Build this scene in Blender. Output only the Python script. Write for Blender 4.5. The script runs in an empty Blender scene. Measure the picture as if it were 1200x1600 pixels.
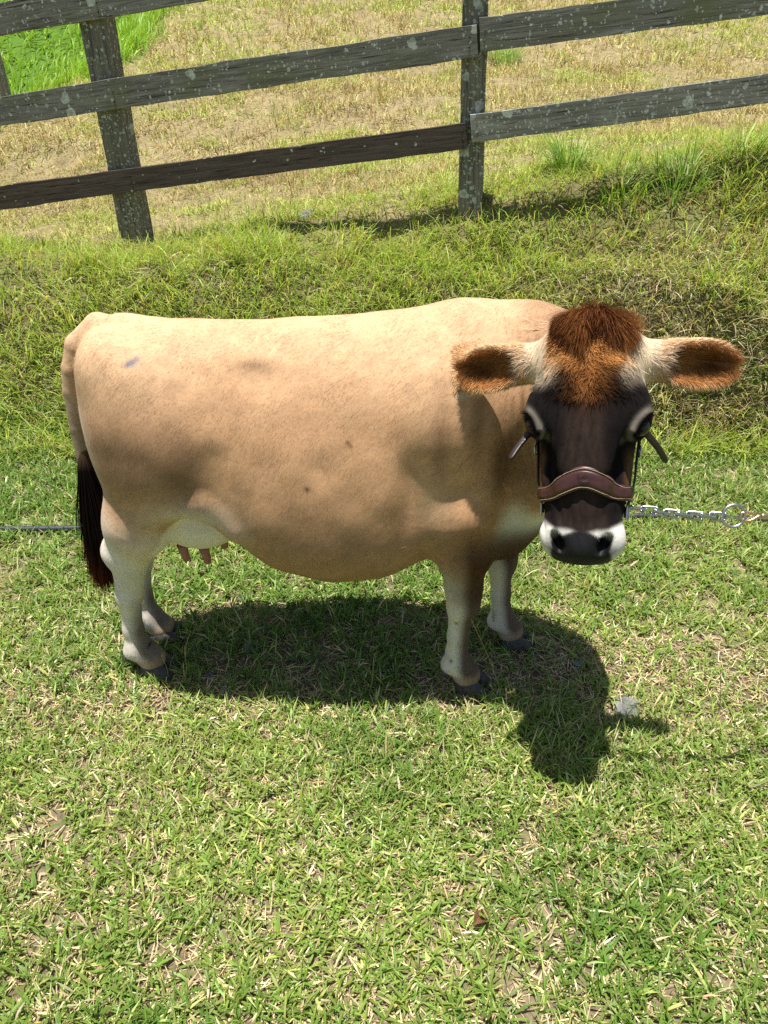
import bpy, bmesh, math, random
import numpy as np
from mathutils import Vector, Matrix

rng = np.random.default_rng(11)
random.seed(11)
R = math.radians
scn = bpy.context.scene
col = scn.collection

# ------------------------------------------------------------------ camera
CAM_H, PITCH, FPX = 1.62, R(32), 1155.0
cam = bpy.data.cameras.new('camera'); cam_o = bpy.data.objects.new('camera', cam); col.objects.link(cam_o)
cam.sensor_fit = 'VERTICAL'; cam.sensor_height = 36; cam.sensor_width = 27
cam.lens = 36 * FPX / 1600
cam.clip_start = 0.05; cam.clip_end = 2000
cam_o.location = (0, 0, CAM_H); cam_o.rotation_euler = (math.pi / 2 - PITCH, 0, 0)
scn.camera = cam_o

# ------------------------------------------------------------------ light
SUN_DIR = Vector((0.085, 0.03, -1.0)).normalized()        # the way the light travels
world = bpy.data.worlds.new('World'); scn.world = world; world.use_nodes = True
wn = world.node_tree; wn.nodes.clear()
sky = wn.nodes.new('ShaderNodeTexSky'); sky.sky_type = 'NISHITA'; sky.sun_disc = False
sky.sun_elevation = math.asin(-SUN_DIR.z)
sky.sun_rotation = math.atan2(-SUN_DIR.x, -SUN_DIR.y)
bg = wn.nodes.new('ShaderNodeBackground'); bg.inputs[1].default_value = 0.066
wo = wn.nodes.new('ShaderNodeOutputWorld')
wn.links.new(sky.outputs[0], bg.inputs[0]); wn.links.new(bg.outputs[0], wo.inputs[0])
sun = bpy.data.lights.new('sun', 'SUN'); sun.energy = 5.0; sun.angle = R(0.53); sun.color = (1.0, 0.968, 0.92)
sun_o = bpy.data.objects.new('sun', sun); col.objects.link(sun_o)
sun_o.rotation_euler = SUN_DIR.to_track_quat('-Z', 'Y').to_euler()
sun_o.location = (-1, 1, 8)
scn.view_settings.view_transform = 'Standard'; scn.view_settings.look = 'None'
scn.view_settings.exposure = 0.74; scn.view_settings.gamma = 1.0
scn.view_settings.use_curve_mapping = False
scn.cycles.use_denoising = False
scn.cycles.max_bounces = 6; scn.cycles.diffuse_bounces = 3; scn.cycles.glossy_bounces = 2
scn.cycles.transmission_bounces = 3; scn.cycles.transparent_max_bounces = 4
scn.cycles.caustics_reflective = False; scn.cycles.caustics_refractive = False

# ------------------------------------------------------------------ small helpers
def ray(px, py):
    u = (px - 600) / FPX; v = (800 - py) / FPX
    return np.array([u, math.cos(PITCH) + v * math.sin(PITCH), -math.sin(PITCH) + v * math.cos(PITCH)])
def PY(px, py, Y):
    d = ray(px, py); return np.array([0, 0, CAM_H]) + d * (Y / d[1])
def PG(px, py, z=0.0):
    d = ray(px, py); return np.array([0, 0, CAM_H]) + d * ((z - CAM_H) / d[2])
def srgb(r, g, b):
    c = np.array([r, g, b], float) / 255
    return np.where(c <= 0.04045, c / 12.92, ((c + 0.055) / 1.055) ** 2.4)
def sstep(a, b, x):
    t = np.clip((x - a) / (b - a), 0, 1); return t * t * (3 - 2 * t)

def _hash(i, j, k, seed):
    h = (i.astype(np.int64) * 374761393 + j.astype(np.int64) * 668265263 + k.astype(np.int64) * 2147483647 + seed * 1274126177) & 0xffffffff
    h = ((h ^ (h >> 13)) * 1274126177) & 0xffffffff
    h = ((h ^ (h >> 16)) * 2246822519) & 0xffffffff
    return ((h ^ (h >> 15)) & 0xffffff) / float(0xffffff)
def noise3(x, y, z, seed=0):
    xi, yi, zi = np.floor(x), np.floor(y), np.floor(z)
    fx, fy, fz = x - xi, y - yi, z - zi
    fx = fx * fx * (3 - 2 * fx); fy = fy * fy * (3 - 2 * fy); fz = fz * fz * (3 - 2 * fz)
    r = 0
    for a in (0, 1):
        for b in (0, 1):
            for c in (0, 1):
                w = (fx if a else 1 - fx) * (fy if b else 1 - fy) * (fz if c else 1 - fz)
                r = r + w * _hash(xi + a, yi + b, zi + c, seed)
    return r * 2 - 1
def noise2(x, y, seed=0):
    xi, yi = np.floor(x), np.floor(y); fx, fy = x - xi, y - yi
    fx = fx * fx * (3 - 2 * fx); fy = fy * fy * (3 - 2 * fy)
    z = np.zeros_like(xi); r = 0
    for a in (0, 1):
        for b in (0, 1):
            r = r + (fx if a else 1 - fx) * (fy if b else 1 - fy) * _hash(xi + a, yi + b, z, seed)
    return r * 2 - 1
def fbm2(x, y, seed=0, octv=3):
    r = 0; a = 1; f = 1
    for o in range(octv):
        r = r + a * noise2(x * f, y * f, seed + o * 17); a *= 0.5; f *= 2.03
    return r / 1.75

def mesh_np(name, V, faces, mat, parent=None, cols=None, smooth=False, extra=None):
    """faces: list of int arrays (n,3) or (n,4)"""
    me = bpy.data.meshes.new(name)
    V = np.asarray(V, np.float32)
    me.vertices.add(len(V)); me.vertices.foreach_set('co', V.ravel())
    loops = np.concatenate([f.ravel() for f in faces]).astype(np.int32)
    tot = np.concatenate([np.full(len(f), f.shape[1], np.int32) for f in faces])
    start = np.concatenate([[0], np.cumsum(tot)[:-1]]).astype(np.int32)
    me.loops.add(len(loops)); me.loops.foreach_set('vertex_index', loops)
    me.polygons.add(len(tot)); me.polygons.foreach_set('loop_start', start); me.polygons.foreach_set('loop_total', tot)
    if smooth: me.polygons.foreach_set('use_smooth', np.ones(len(tot), bool))
    me.update(calc_edges=True)
    if cols is not None:
        at = me.attributes.new('Col', 'FLOAT_COLOR', 'POINT')
        c = np.ones((len(V), 4), np.float32); c[:, :cols.shape[1]] = cols
        at.data.foreach_set('color', c.ravel())
    for k, v in (extra or {}).items():
        at = me.attributes.new(k, 'FLOAT', 'POINT'); at.data.foreach_set('value', np.asarray(v, np.float32))
    me.materials.append(mat)
    o = bpy.data.objects.new(name, me); col.objects.link(o)
    if parent: o.parent = parent
    return o
def mesh_bm(name, bm, mat, parent=None, smooth=True):
    me = bpy.data.meshes.new(name); bm.to_mesh(me); bm.free()
    if smooth:
        for p in me.polygons: p.use_smooth = True
    me.materials.append(mat)
    o = bpy.data.objects.new(name, me); col.objects.link(o)
    if parent: o.parent = parent
    return o
def empty(name, loc=(0, 0, 0)):
    o = bpy.data.objects.new(name, None); o.empty_display_size = 0.1; col.objects.link(o); o.location = loc; return o
def tag(o, label=None, cat=None, group=None, kind=None):
    if label: o['label'] = label
    if cat: o['category'] = cat
    if group: o['group'] = group
    if kind: o['kind'] = kind
    return o
def adopt(o, root):
    """parent o to root, keeping o where it is"""
    o.parent = root
    o.matrix_parent_inverse = Matrix.Translation(root.location).inverted()
    return o

# ------------------------------------------------------------------ materials
class NT:
    def __init__(s, name):
        s.m = bpy.data.materials.new(name); s.m.use_nodes = True
        s.t = s.m.node_tree; s.t.nodes.clear()
        s.out = s.n('ShaderNodeOutputMaterial')
    def n(s, ty, **kw):
        nd = s.t.nodes.new(ty)
        for k, v in kw.items(): setattr(nd, k, v)
        return nd
    def l(s, a, b): s.t.links.new(a, b)
    def setv(s, nd, **kw):
        for k, v in kw.items():
            nd.inputs[k.replace('_', ' ')].default_value = v
    def noise(s, vec, scale, detail=4, rough=0.55, dist=0.0):
        nd = s.n('ShaderNodeTexNoise'); nd.inputs['Scale'].default_value = scale
        nd.inputs['Detail'].default_value = detail; nd.inputs['Roughness'].default_value = rough
        nd.inputs['Distortion'].default_value = dist
        if vec is not None: s.l(vec, nd.inputs['Vector'])
        return nd.outputs['Fac']
    def ramp(s, fac, stops, interp='LINEAR'):
        nd = s.n('ShaderNodeValToRGB'); cr = nd.color_ramp; cr.interpolation = interp
        while len(cr.elements) < len(stops): cr.elements.new(0.5)
        for e, (p, c) in zip(cr.elements, stops):
            e.position = p; e.color = (*c, 1) if not np.isscalar(c) else (c, c, c, 1)
        s.l(fac, nd.inputs[0]); return nd.outputs[0]
    def mix(s, fac, a, b, mode='MIX'):
        nd = s.n('ShaderNodeMix', data_type='RGBA', blend_type=mode)
        for sock, v in ((nd.inputs[0], fac), (nd.inputs[6], a), (nd.inputs[7], b)):
            if hasattr(v, 'links'): s.l(v, sock)
            elif np.isscalar(v): sock.default_value = v
            else: sock.default_value = (*v, 1)
        return nd.outputs[2]
    def math(s, op, a, b=None):
        nd = s.n('ShaderNodeMath', operation=op)
        for i, v in enumerate((a, b)):
            if v is None: continue
            if hasattr(v, 'links'): s.l(v, nd.inputs[i])
            else: nd.inputs[i].default_value = v
        return nd.outputs[0]
    def bump(s, h, strength, dist):
        nd = s.n('ShaderNodeBump'); nd.inputs['Strength'].default_value = strength; nd.inputs['Distance'].default_value = dist
        s.l(h, nd.inputs['Height']); return nd.outputs[0]
    def pbsdf(s, base, rough=0.6, spec=0.3, normal=None, metal=0.0):
        b = s.n('ShaderNodeBsdfPrincipled')
        for k, v in (('Base Color', base), ('Roughness', rough), ('Specular IOR Level', spec), ('Metallic', metal)):
            if hasattr(v, 'links'): s.l(v, b.inputs[k])
            elif np.isscalar(v): b.inputs[k].default_value = v
            else: b.inputs[k].default_value = (*v, 1)
        if normal is not None: s.l(normal, b.inputs['Normal'])
        return b
    def done(s, shader): s.l(shader.outputs[0], s.out.inputs[0]); return s.m

def mat_grass(name, trans=0.3, rough=0.5, spec=0.25):
    t = NT(name); a = t.n('ShaderNodeAttribute', attribute_name='Col')
    b = t.pbsdf(a.outputs['Color'], rough, spec)
    tr = t.n('ShaderNodeBsdfTranslucent')
    t.l(t.mix(1.0, a.outputs['Color'], (1.0, 1.0, 0.55), 'MULTIPLY'), tr.inputs[0])
    mx = t.n('ShaderNodeMixShader'); mx.inputs[0].default_value = trans
    t.l(b.outputs[0], mx.inputs[1]); t.l(tr.outputs[0], mx.inputs[2])
    return t.done(mx)
def mat_soil():
    t = NT('soil_and_thatch'); g = t.n('ShaderNodeNewGeometry'); a = t.n('ShaderNodeAttribute', attribute_name='Col')
    n1 = t.noise(g.outputs['Position'], 55, 8, 0.7); n2 = t.noise(g.outputs['Position'], 7, 4)
    c = t.mix(1.0, a.outputs['Color'], t.ramp(n1, [(0.25, 0.35), (0.5, 0.95), (0.75, 1.5)]), 'MULTIPLY')
    c = t.mix(1.0, c, t.ramp(n2, [(0.3, 0.7), (0.7, 1.2)]), 'MULTIPLY')
    return t.done(t.pbsdf(c, 0.95, 0.1, t.bump(n1, 0.8, 0.02)))
def mat_wood(name, dark, light, moss, lichen_amt, moss_amt):
    t = NT(name); tc = t.n('ShaderNodeTexCoord'); oi = t.n('ShaderNodeObjectInfo')
    off = t.n('ShaderNodeVectorMath', operation='ADD'); t.l(tc.outputs['Object'], off.inputs[0])
    sc = t.n('ShaderNodeVectorMath', operation='SCALE'); t.l(oi.outputs['Location'], sc.inputs[0]); sc.inputs['Scale'].default_value = 3.7
    t.l(sc.outputs[0], off.inputs[1]); v = off.outputs[0]
    mp = t.n('ShaderNodeMapping'); mp.inputs['Scale'].default_value = (1.6, 26, 26); t.l(v, mp.inputs[0])
    grain = t.noise(mp.outputs[0], 2.2, 8, 0.7, 0.6)
    mp2 = t.n('ShaderNodeMapping'); mp2.inputs['Scale'].default_value = (2.5, 70, 70); t.l(v, mp2.inputs[0])
    crack = t.noise(mp2.outputs[0], 1.6, 6, 0.75)
    big = t.noise(v, 3.2, 5, 0.6)
    c = t.ramp(grain, [(0.3, dark), (0.55, tuple(0.5 * (np.array(dark) + light))), (0.78, light)])
    c = t.mix(t.ramp(crack, [(0.36, 1.0), (0.46, 0.0)]), c, tuple(np.array(dark) * 0.35))
    mo = t.math('MULTIPLY', t.ramp(big, [(0.48, 0.0), (0.66, 1.0)]), moss_amt)
    c = t.mix(mo, c, moss)
    # lichen: pale flakes of several sizes with ragged rims
    wob = t.n('ShaderNodeTexNoise'); wob.inputs['Scale'].default_value = 24; wob.inputs['Detail'].default_value = 3; t.l(v, wob.inputs['Vector'])
    ws = t.n('ShaderNodeVectorMath', operation='SCALE'); t.l(wob.outputs['Color'], ws.inputs[0]); ws.inputs['Scale'].default_value = 0.045
    wv = t.n('ShaderNodeVectorMath', operation='ADD'); t.l(v, wv.inputs[0]); t.l(ws.outputs[0], wv.inputs[1])
    lich = None
    for sca, th in ((34, 0.30), (9, 0.26), (62, 0.33)):
        vo = t.n('ShaderNodeTexVoronoi'); vo.inputs['Scale'].default_value = sca; t.l(wv.outputs[0], vo.inputs['Vector'])
        sel = t.n('ShaderNodeSeparateColor'); t.l(vo.outputs['Color'], sel.inputs[0])
        keep = t.math('LESS_THAN', sel.outputs[0], lichen_amt)
        spot = t.math('MULTIPLY', t.math('LESS_THAN', vo.outputs['Distance'], th), keep)
        lich = spot if lich is None else t.math('MAXIMUM', lich, spot)
    lc = t.ramp(t.noise(v, 40, 2), [(0.35, (0.34, 0.36, 0.31)), (0.65, (0.62, 0.64, 0.57))])
    c = t.mix(t.math('MULTIPLY', lich, 0.8), c, lc)
    h = t.math('ADD', t.math('MULTIPLY', grain, 0.6), t.math('MULTIPLY', t.ramp(crack, [(0.36, 0.0), (0.5, 1.0)]), 0.6))
    return t.done(t.pbsdf(c, 0.85, 0.2, t.bump(h, 0.3, 0.004)))
def mat_coat():
    t = NT('cow_hide'); a = t.n('ShaderNodeAttribute', attribute_name='Col'); wet = t.n('ShaderNodeAttribute', attribute_name='wet')
    tc = t.n('ShaderNodeTexCoord')
    mp = t.n('ShaderNodeMapping'); mp.inputs['Scale'].default_value = (1, 1, 0.45); t.l(tc.outputs['Object'], mp.inputs[0])
    n1 = t.noise(mp.outputs[0], 260, 4, 0.7); n2 = t.noise(tc.outputs['Object'], 28, 4)
    c = t.mix(1.0, a.outputs['Color'], t.ramp(n1, [(0.3, 0.90), (0.7, 1.07)]), 'MULTIPLY')
    c = t.mix(1.0, c, t.ramp(n2, [(0.3, 0.92), (0.7, 1.07)]), 'MULTIPLY')
    rough = t.math('SUBTRACT', 0.75, t.math('MULTIPLY', wet.outputs['Fac'], 0.22))
    spec = t.math('ADD', 0.08, t.math('MULTIPLY', wet.outputs['Fac'], 0.12))
    b = t.pbsdf(c, rough, spec, t.bump(t.math('ADD', n1, t.math('MULTIPLY', n2, 0.6)), 0.22, 0.003))
    b.inputs['Sheen Weight'].default_value = 0.02; b.inputs['Sheen Roughness'].default_value = 0.5
    return t.done(b)
def mat_hair(name, rough=0.55, spec=0.2):
    t = NT(name); a = t.n('ShaderNodeAttribute', attribute_name='Col')
    b = t.pbsdf(a.outputs['Color'], rough, spec); tr = t.n('ShaderNodeBsdfTranslucent'); t.l(a.outputs['Color'], tr.inputs[0])
    mx = t.n('ShaderNodeMixShader'); mx.inputs[0].default_value = 0.22
    t.l(b.outputs[0], mx.inputs[1]); t.l(tr.outputs[0], mx.inputs[2]); return t.done(mx)
def mat_plain(name, c1, c2, scale, rough, spec=0.3, metal=0.0, bump=0.2, dist=0.002):
    t = NT(name); tc = t.n('ShaderNodeTexCoord'); n1 = t.noise(tc.outputs['Object'], scale, 6, 0.65)
    return t.done(t.pbsdf(t.ramp(n1, [(0.3, c1), (0.7, c2)]), rough, spec, t.bump(n1, bump, dist), metal))

M_GRASS = mat_grass('grass_blades', 0.35, 0.45, 0.3)
M_BANK = mat_grass('bank_grass_blades', 0.45, 0.5, 0.25)
M_DRY = mat_grass('dry_grass_blades', 0.2, 0.7, 0.1)
M_SOIL = mat_soil()
M_WOOD = [mat_wood('weathered_board', (0.085, 0.078, 0.066), (0.36, 0.335, 0.285), (0.14, 0.15, 0.06), 0.2, 0.6),
          mat_wood('dark_stained_board', (0.04, 0.03, 0.025), (0.17, 0.125, 0.10), (0.08, 0.065, 0.045), 0.03, 0.25),
          mat_wood('lichen_board', (0.115, 0.108, 0.092), (0.40, 0.38, 0.325), (0.17, 0.165, 0.09), 0.42, 0.35),
          mat_wood('lichen_post', (0.09, 0.078, 0.06), (0.38, 0.33, 0.26), (0.17, 0.155, 0.085), 0.5, 0.4)]
M_COAT = mat_coat(); M_HAIR = mat_hair('cow_hair', 0.75, 0.02)
M_HOOF = mat_plain('hoof_horn', (0.03, 0.027, 0.024), (0.10, 0.09, 0.078), 60, 0.6, 0.3)
M_EYE = mat_plain('eye_gloss', (0.006, 0.005, 0.005), (0.012, 0.009, 0.008), 30, 0.06, 0.6, bump=0.0)
M_TEAT = mat_plain('teat_skin', (0.30, 0.13, 0.095), (0.42, 0.19, 0.14), 90, 0.55)
M_LEATHER = mat_plain('brown_leather', (0.032, 0.011, 0.008), (0.06, 0.021, 0.015), 70, 0.36, 0.5, bump=0.12)
M_LEATHER_DK = mat_plain('dark_leather', (0.014, 0.008, 0.006), (0.03, 0.016, 0.012), 70, 0.42, 0.45, bump=0.12)
M_THREAD = mat_plain('stitch_thread', (0.30, 0.21, 0.13), (0.42, 0.30, 0.2), 200, 0.8)
M_STEEL = mat_plain('galvanised_steel', (0.42, 0.42, 0.41), (0.62, 0.62, 0.60), 160, 0.34, 0.5, 1.0, 0.1, 0.0008)
M_BRASS = mat_plain('brass', (0.62, 0.43, 0.20), (0.78, 0.56, 0.30), 120, 0.32, 0.5, 1.0, 0.1, 0.0008)
M_HOSE = mat_plain('black_hose_plastic', (0.02, 0.024, 0.028), (0.06, 0.068, 0.075), 40, 0.42, 0.4)
M_ROPE = mat_plain('lead_rope_fibre', (0.20, 0.16, 0.10), (0.34, 0.28, 0.19), 220, 0.9, 0.1, bump=0.6)
def mat_rock():
    t = NT('field_stone'); tc = t.n('ShaderNodeTexCoord'); n1 = t.noise(tc.outputs['Object'], 30, 8, 0.7); n2 = t.noise(tc.outputs['Object'], 9, 4)
    c = t.ramp(n1, [(0.3, (0.06, 0.063, 0.06)), (0.5, (0.15, 0.153, 0.142)), (0.72, (0.29, 0.285, 0.265))])
    c = t.mix(t.ramp(n2, [(0.5, 0.0), (0.7, 0.6)]), c, (0.16, 0.13, 0.09))
    return t.done(t.pbsdf(c, 0.85, 0.2, t.bump(n1, 0.7, 0.01)))
M_ROCK = mat_rock()
M_LEAF = mat_plain('dead_leaf', (0.20, 0.10, 0.04), (0.36, 0.21, 0.10), 60, 0.7, 0.2, bump=0.4)

# ================================================================== THE GROUND
def fence_y(x): return 4.6 + (0.5 - x) * 0.152
def fence_z(x): return 0.82 + 0.62 * np.tanh((x - 0.05) * 0.165 / 0.62)
def bank_foot(x): return 3.28 + 0.06 * np.sin(x * 1.7 + 0.5) + 0.10 * noise2(x * 1.1, x * 0 + 3.3, 5) + 0.05 * sstep(0.5, 2.5, x)
def Hs(x, y):
    """large shape of the land"""
    flat = 0.018 * fbm2(x * 0.9, y * 0.9, 3) * sstep(2.0, 3.2, y)
    yb = bank_foot(x) - .05; wid = 1.0 - 0.62 * sstep(0.8, 1.7, x) + .12 * noise2(x * 1.3, x * 0 + 7.7, 9)
    crest = 0.58 + 0.05 * noise2(x * 0.8, x * 0 + 1.0, 8) + 0.04 * sstep(0, 2, x)
    t = np.clip((y - yb) / wid, 0, 1); ramp = t * t * (3 - 2 * t)
    yc = yb + wid; yf = fence_y(x); zf = fence_z(x)
    u = np.clip((y - yc) / np.maximum(yf - yc, 0.2), 0, 1)
    z = flat + ramp * crest + (zf - crest) * u * (0.5 + 0.5 * u)
    T = np.interp(y, [4.6, 8, 10, 13, 17, 25, 45, 90, 300], [0.86, 1.16, 1.37, 1.93, 2.72, 4.5, 9.5, 20, 40])
    sm = sstep(0, 1, np.clip((y - yf) / (9.0 - yf), 0, 1))
    z = np.where(y > yf, zf + (np.maximum(T - zf, -9)) * sm, z)
    dip = 2.6 * sstep(-3.2, -7.0, x) * sstep(7.0, 9.5, y) * (1 - sstep(12, 26, y))
    return z - dip
def H(x, y):
    z = Hs(x, y)
    b = sstep(3.2, 3.5, y)
    far = 1 - sstep(14, 22, y)
    z = z + 0.008 * fbm2(x * 5, y * 5, 21) + 0.006 * fbm2(x * 14, y * 14, 22, 2)
    z = z + b * far * (0.06 * fbm2(x * 2.0, y * 2.0, 31) + 0.05 * fbm2(x * 5.5, y * 5.5, 32, 2))
    return z
def path_mask(x, y):
    """worn strip under the cow's feet where soil and small stones show"""
    n = fbm2(x * 3.1, y * 3.1, 61)
    m = sstep(0.23, 0.05, np.abs(y - 1.60 - 0.06 * np.sin(x * 2)) + 0.16 * n)
    return np.clip(m, 0, 1)
def dry_mask(x, y):
    hill = sstep(4.1, 5.2, y + 0.4 * fbm2(x * 0.9, y * 0.9, 71)) * (1 - 0.9 * ridge_green(x, y))
    return hill
def ridge_green(x, y):
    return sstep(-3.1, -3.5, x + 0.25 * noise2(x, y, 73)) * sstep(8.2, 9.2, y)

def axis(segs):
    out = []
    for a, b, st in segs:
        n = max(1, int(round((b - a) / st))); out.append(np.linspace(a, b, n, endpoint=False))
    return np.concatenate(out + [[segs[-1][1]]])
gx = axis([(-300, -60, 30), (-60, -14, 3), (-14, -5, 0.35), (-5, -2.6, 0.09), (-2.6, 2.8, 0.045), (2.8, 5.5, 0.09), (5.5, 14, 0.35), (14, 60, 3), (60, 300, 30)])
gy = axis([(-40, -4, 4), (-4, 0.2, 0.3), (0.2, 5.2, 0.04), (5.2, 9, 0.07), (9, 18, 0.15), (18, 40, 0.6), (40, 100, 5), (100, 320, 22)])
GX, GY = np.meshgrid(gx, gy)
xv, yv = GX.ravel(), GY.ravel(); zv = H(xv, yv)
nx, ny = len(gx), len(gy)
ii = (np.arange(ny - 1)[:, None] * nx + np.arange(nx - 1)[None, :]).ravel()
quads = np.stack([ii, ii + 1, ii + nx + 1, ii + nx], 1)
soil = np.ones((len(xv), 3)) * np.array([0.25, 0.20, 0.12])
thatch = np.array([0.30, 0.24, 0.12]); bankc = np.array([0.16, 0.145, 0.06]); green = np.array([0.10, 0.19, 0.025]); bare = np.array([0.17, 0.125, 0.085])
def lerpc(c, d, w): return c * (1 - w[:, None]) + d * w[:, None]
soil = lerpc(soil, bankc, sstep(3.1, 3.4, yv)); soil = lerpc(soil, thatch, dry_mask(xv, yv))
soil = lerpc(soil, bare, 0.8 * path_mask(xv, yv)); soil = lerpc(soil, green, np.maximum(ridge_green(xv, yv), sstep(20, 30, yv)))
soil = lerpc(soil, np.array([.13, .16, .045]), .8 * sstep(.55 * yv + 1.5, .55 * yv + 1.9, np.abs(xv)) * (yv < 4.4)); soil = lerpc(soil, np.array([.13, .16, .045]), .8 * (yv < .3) * np.ones(len(yv)))
ground = mesh_np('ground', np.stack([xv, yv, zv], 1), [quads], M_SOIL, cols=soil, smooth=True)
tag(ground, kind='structure')

# ================================================================== THE FENCE
FA = np.array([0.5, 4.53]); FB = np.array([-1.61, 4.53 + 2.11 * 0.152])         # front face of the posts, seen from above
fn = np.array([FA[1] - FB[1], -(FA[0] - FB[0])]); fn /= np.linalg.norm(fn)
if fn[1] > 0: fn = -fn                                                         # towards the camera
def on_fence(px, py, off=0.0):
    d = ray(px, py); a = FA + fn * off
    t = (fn @ a) / (fn @ d[:2]); return np.array([0, 0, CAM_H]) + d * t
def beam(name, A, B, hgt, thk, side, mat, parent, wob=0.006, seg=0.06, seed=0, taper=0.0):
    """a sawn board or post from A to B; side = unit vector across its thickness"""
    A, B = np.array(A, float), np.array(B, float); L = np.linalg.norm(B - A); ex = (B - A) / L
    side = np.array(side, float); side -= ex * (side @ ex); side /= np.linalg.norm(side); up = np.cross(side, ex)
    n = max(3, int(L / seg)); ts = np.linspace(0, 1, n + 1)
    prof = [(-.5, -.485), (-.44, -.5), (0, -.5), (.44, -.5), (.5, -.485), (.5, 0), (.5, .485), (.44, .5), (0, .5), (-.44, .5), (-.5, .485), (-.5, 0)]
    m = len(prof); V = []
    for t in ts:
        xx = (t - 0.5) * L
        top = wob * (noise2(np.array([t * L * 2.3]), np.array([seed + .5]), 3)[0] + 0.6 * noise2(np.array([t * L * 11]), np.array([seed + .5]), 4)[0])
        bot = wob * (noise2(np.array([t * L * 2.3]), np.array([seed + 9.5]), 3)[0] + 0.6 * noise2(np.array([t * L * 11]), np.array([seed + 9.5]), 4)[0])
        bow = 1.2 * wob * noise2(np.array([t * L * 0.9]), np.array([seed + 5.5]), 6)[0]
        k = 1 - taper * t
        for q, (a, b) in enumerate(prof):
            zz = b * hgt * k + (top if b > 0.3 else bot if b < -0.3 else 0)
            yy = a * thk * k + bow
            V.append((xx, yy, zz))
    V = np.array(V); i = np.arange(n)[:, None] * m; j = np.arange(m)[None, :]
    f = np.stack([(i + j).ravel(), (i + (j + 1) % m).ravel(), (i + m + (j + 1) % m).ravel(), (i + m + j).ravel()], 1)
    V = np.vstack([V, [(-L / 2, 0, 0)], [(L / 2, 0, 0)]]); c0, c1 = len(V) - 2, len(V) - 1
    j = np.arange(m); cap = np.vstack([np.stack([(j + 1) % m, j, np.full(m, c0)], 1), np.stack([n * m + j, n * m + (j + 1) % m, np.full(m, c1)], 1)])
    o = mesh_np(name, V, [f, cap], mat); o.data.polygons.foreach_set('use_smooth', np.zeros(len(o.data.polygons), bool))      # sawn faces stay flat
    Mx = Matrix(((ex[0], side[0], up[0], 0), (ex[1], side[1], up[1], 0), (ex[2], side[2], up[2], 0), (0, 0, 0, 1)))
    Mx.translation = Vector((A + B) / 2)
    o.parent = parent
    o.matrix_parent_inverse = Matrix.Translation(parent.location).inverted()
    o.matrix_basis = Mx
    return o
fence = empty('wooden_fence', (0.5, 4.6, float(H(np.array([0.5]), np.array([4.6]))[0])))
tag(fence, 'weathered dark board fence with lichen on the grassy bank behind the cow', 'fence')
fn3 = np.array([fn[0], fn[1], 0])
def post(top_px, bot_px, wid, dep, extra, seed):
    off = -dep / 2
    B = on_fence(*bot_px, off); T = on_fence(*top_px, off); ex = (T - B) / np.linalg.norm(T - B)
    g = B - ex * 0.35
    along = np.array([-fn[1], fn[0], 0]); return beam('post', g, T + ex * extra, wid, dep, fn3, M_WOOD[3], fence, 0.006, 0.05, seed)
post((743, 10), (735, 316), 0.132, 0.12, 0.42, 1)
post((152, 30), (216, 378), 0.158, 0.13, 0.14, 2)
# posts that stand just outside the picture, carrying the far ends of the boards
for k, (sx, sd) in enumerate(((2.62, 3), (-3.72, 4))):
    yy = float(FA[1] + (0.5 - sx) * 0.152 + 0.07); zz = float(H(np.array([sx]), np.array([yy]))[0])
    lz = 0.139 * (sx - 0.5) + 0.86
    beam('post', (sx, yy, min(zz, lz) - 0.35), (sx, yy, lz + 1.42), 0.14, 0.13, fn3, M_WOOD[3], fence, 0.006, 0.05, sd)
RT = 0.034
def rail(pa, pb, ext_a, ext_b, hgt, mat, seed, off=0.0):
    A = on_fence(*pa, RT / 2 + 0.003 + off); B = on_fence(*pb, RT / 2 + 0.003 + off); e = (B - A) / np.linalg.norm(B - A)
    beam('rail', A - e * ext_a, B + e * ext_b, hgt, RT, fn3, mat, fence, 0.006, 0.05, seed)
rail((0, 309), (729, 211), 1.15, 0.0, 0.128, M_WOOD[1], 11)
rail((0, 174), (746, 63), 1.1, 0.0, 0.148, M_WOOD[0], 12)
rail((0, 31), (285, -20), 1.1, 1.75, 0.148, M_WOOD[0], 13)
rail((736, 201), (1200, 139), 0.0, 0.66, 0.135, M_WOOD[2], 14, 0.004)
rail((750, 55), (1200, -5), 0.0, 0.66, 0.15, M_WOOD[0], 15, 0.002)

# nail heads where the boards cross the posts
nail = None
for (px, py) in ((722, 205), (724, 218), (734, 57), (733, 74), (758, 48), (757, 64), (745, 195), (746, 208), (203, 275), (207, 291), (176, 143), (178, 158), (150, 4), (153, 18)):
    q_ = on_fence(px, py, RT + 0.006)
    if nail is None:
        bm = bmesh.new(); bmesh.ops.create_cone(bm, cap_ends=True, segments=8, radius1=.005, radius2=.004, depth=.005); bmesh.ops.rotate(bm, verts=bm.verts, matrix=Matrix.Rotation(R(90), 3, 'X'))
        nail = mesh_bm('nail', bm, M_LEATHER_DK); on_ = nail
    else: on_ = nail.copy(); col.objects.link(on_)
    on_.parent = fence; on_.matrix_parent_inverse = Matrix.Translation(fence.location).inverted(); on_.location = q_

# slim posts of another fence, far off
for k, (px, py, Y, ht, wd, lab) in enumerate(((12, 150, 8.6, 0.74, 0.085, 'thin grey fence post at the far left edge beyond the boards'),
                                             (291, 6, 15.5, 1.2, 0.09, 'small distant fence post at the ridge by the top edge'))):
    p = PY(px, py, Y); gz = float(H(p[:1], p[1:2])[0])
    t = empty('slim_fence_post', (p[0], p[1], gz)); tag(t, lab, 'fence post')
    beam('post_shaft', (p[0], p[1], gz - 0.2), (p[0] - 0.05, p[1], max(p[2], gz) + ht), wd, wd, (0, -1, 0), M_WOOD[2], t, 0.004, 0.1, 20 + k)

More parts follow.
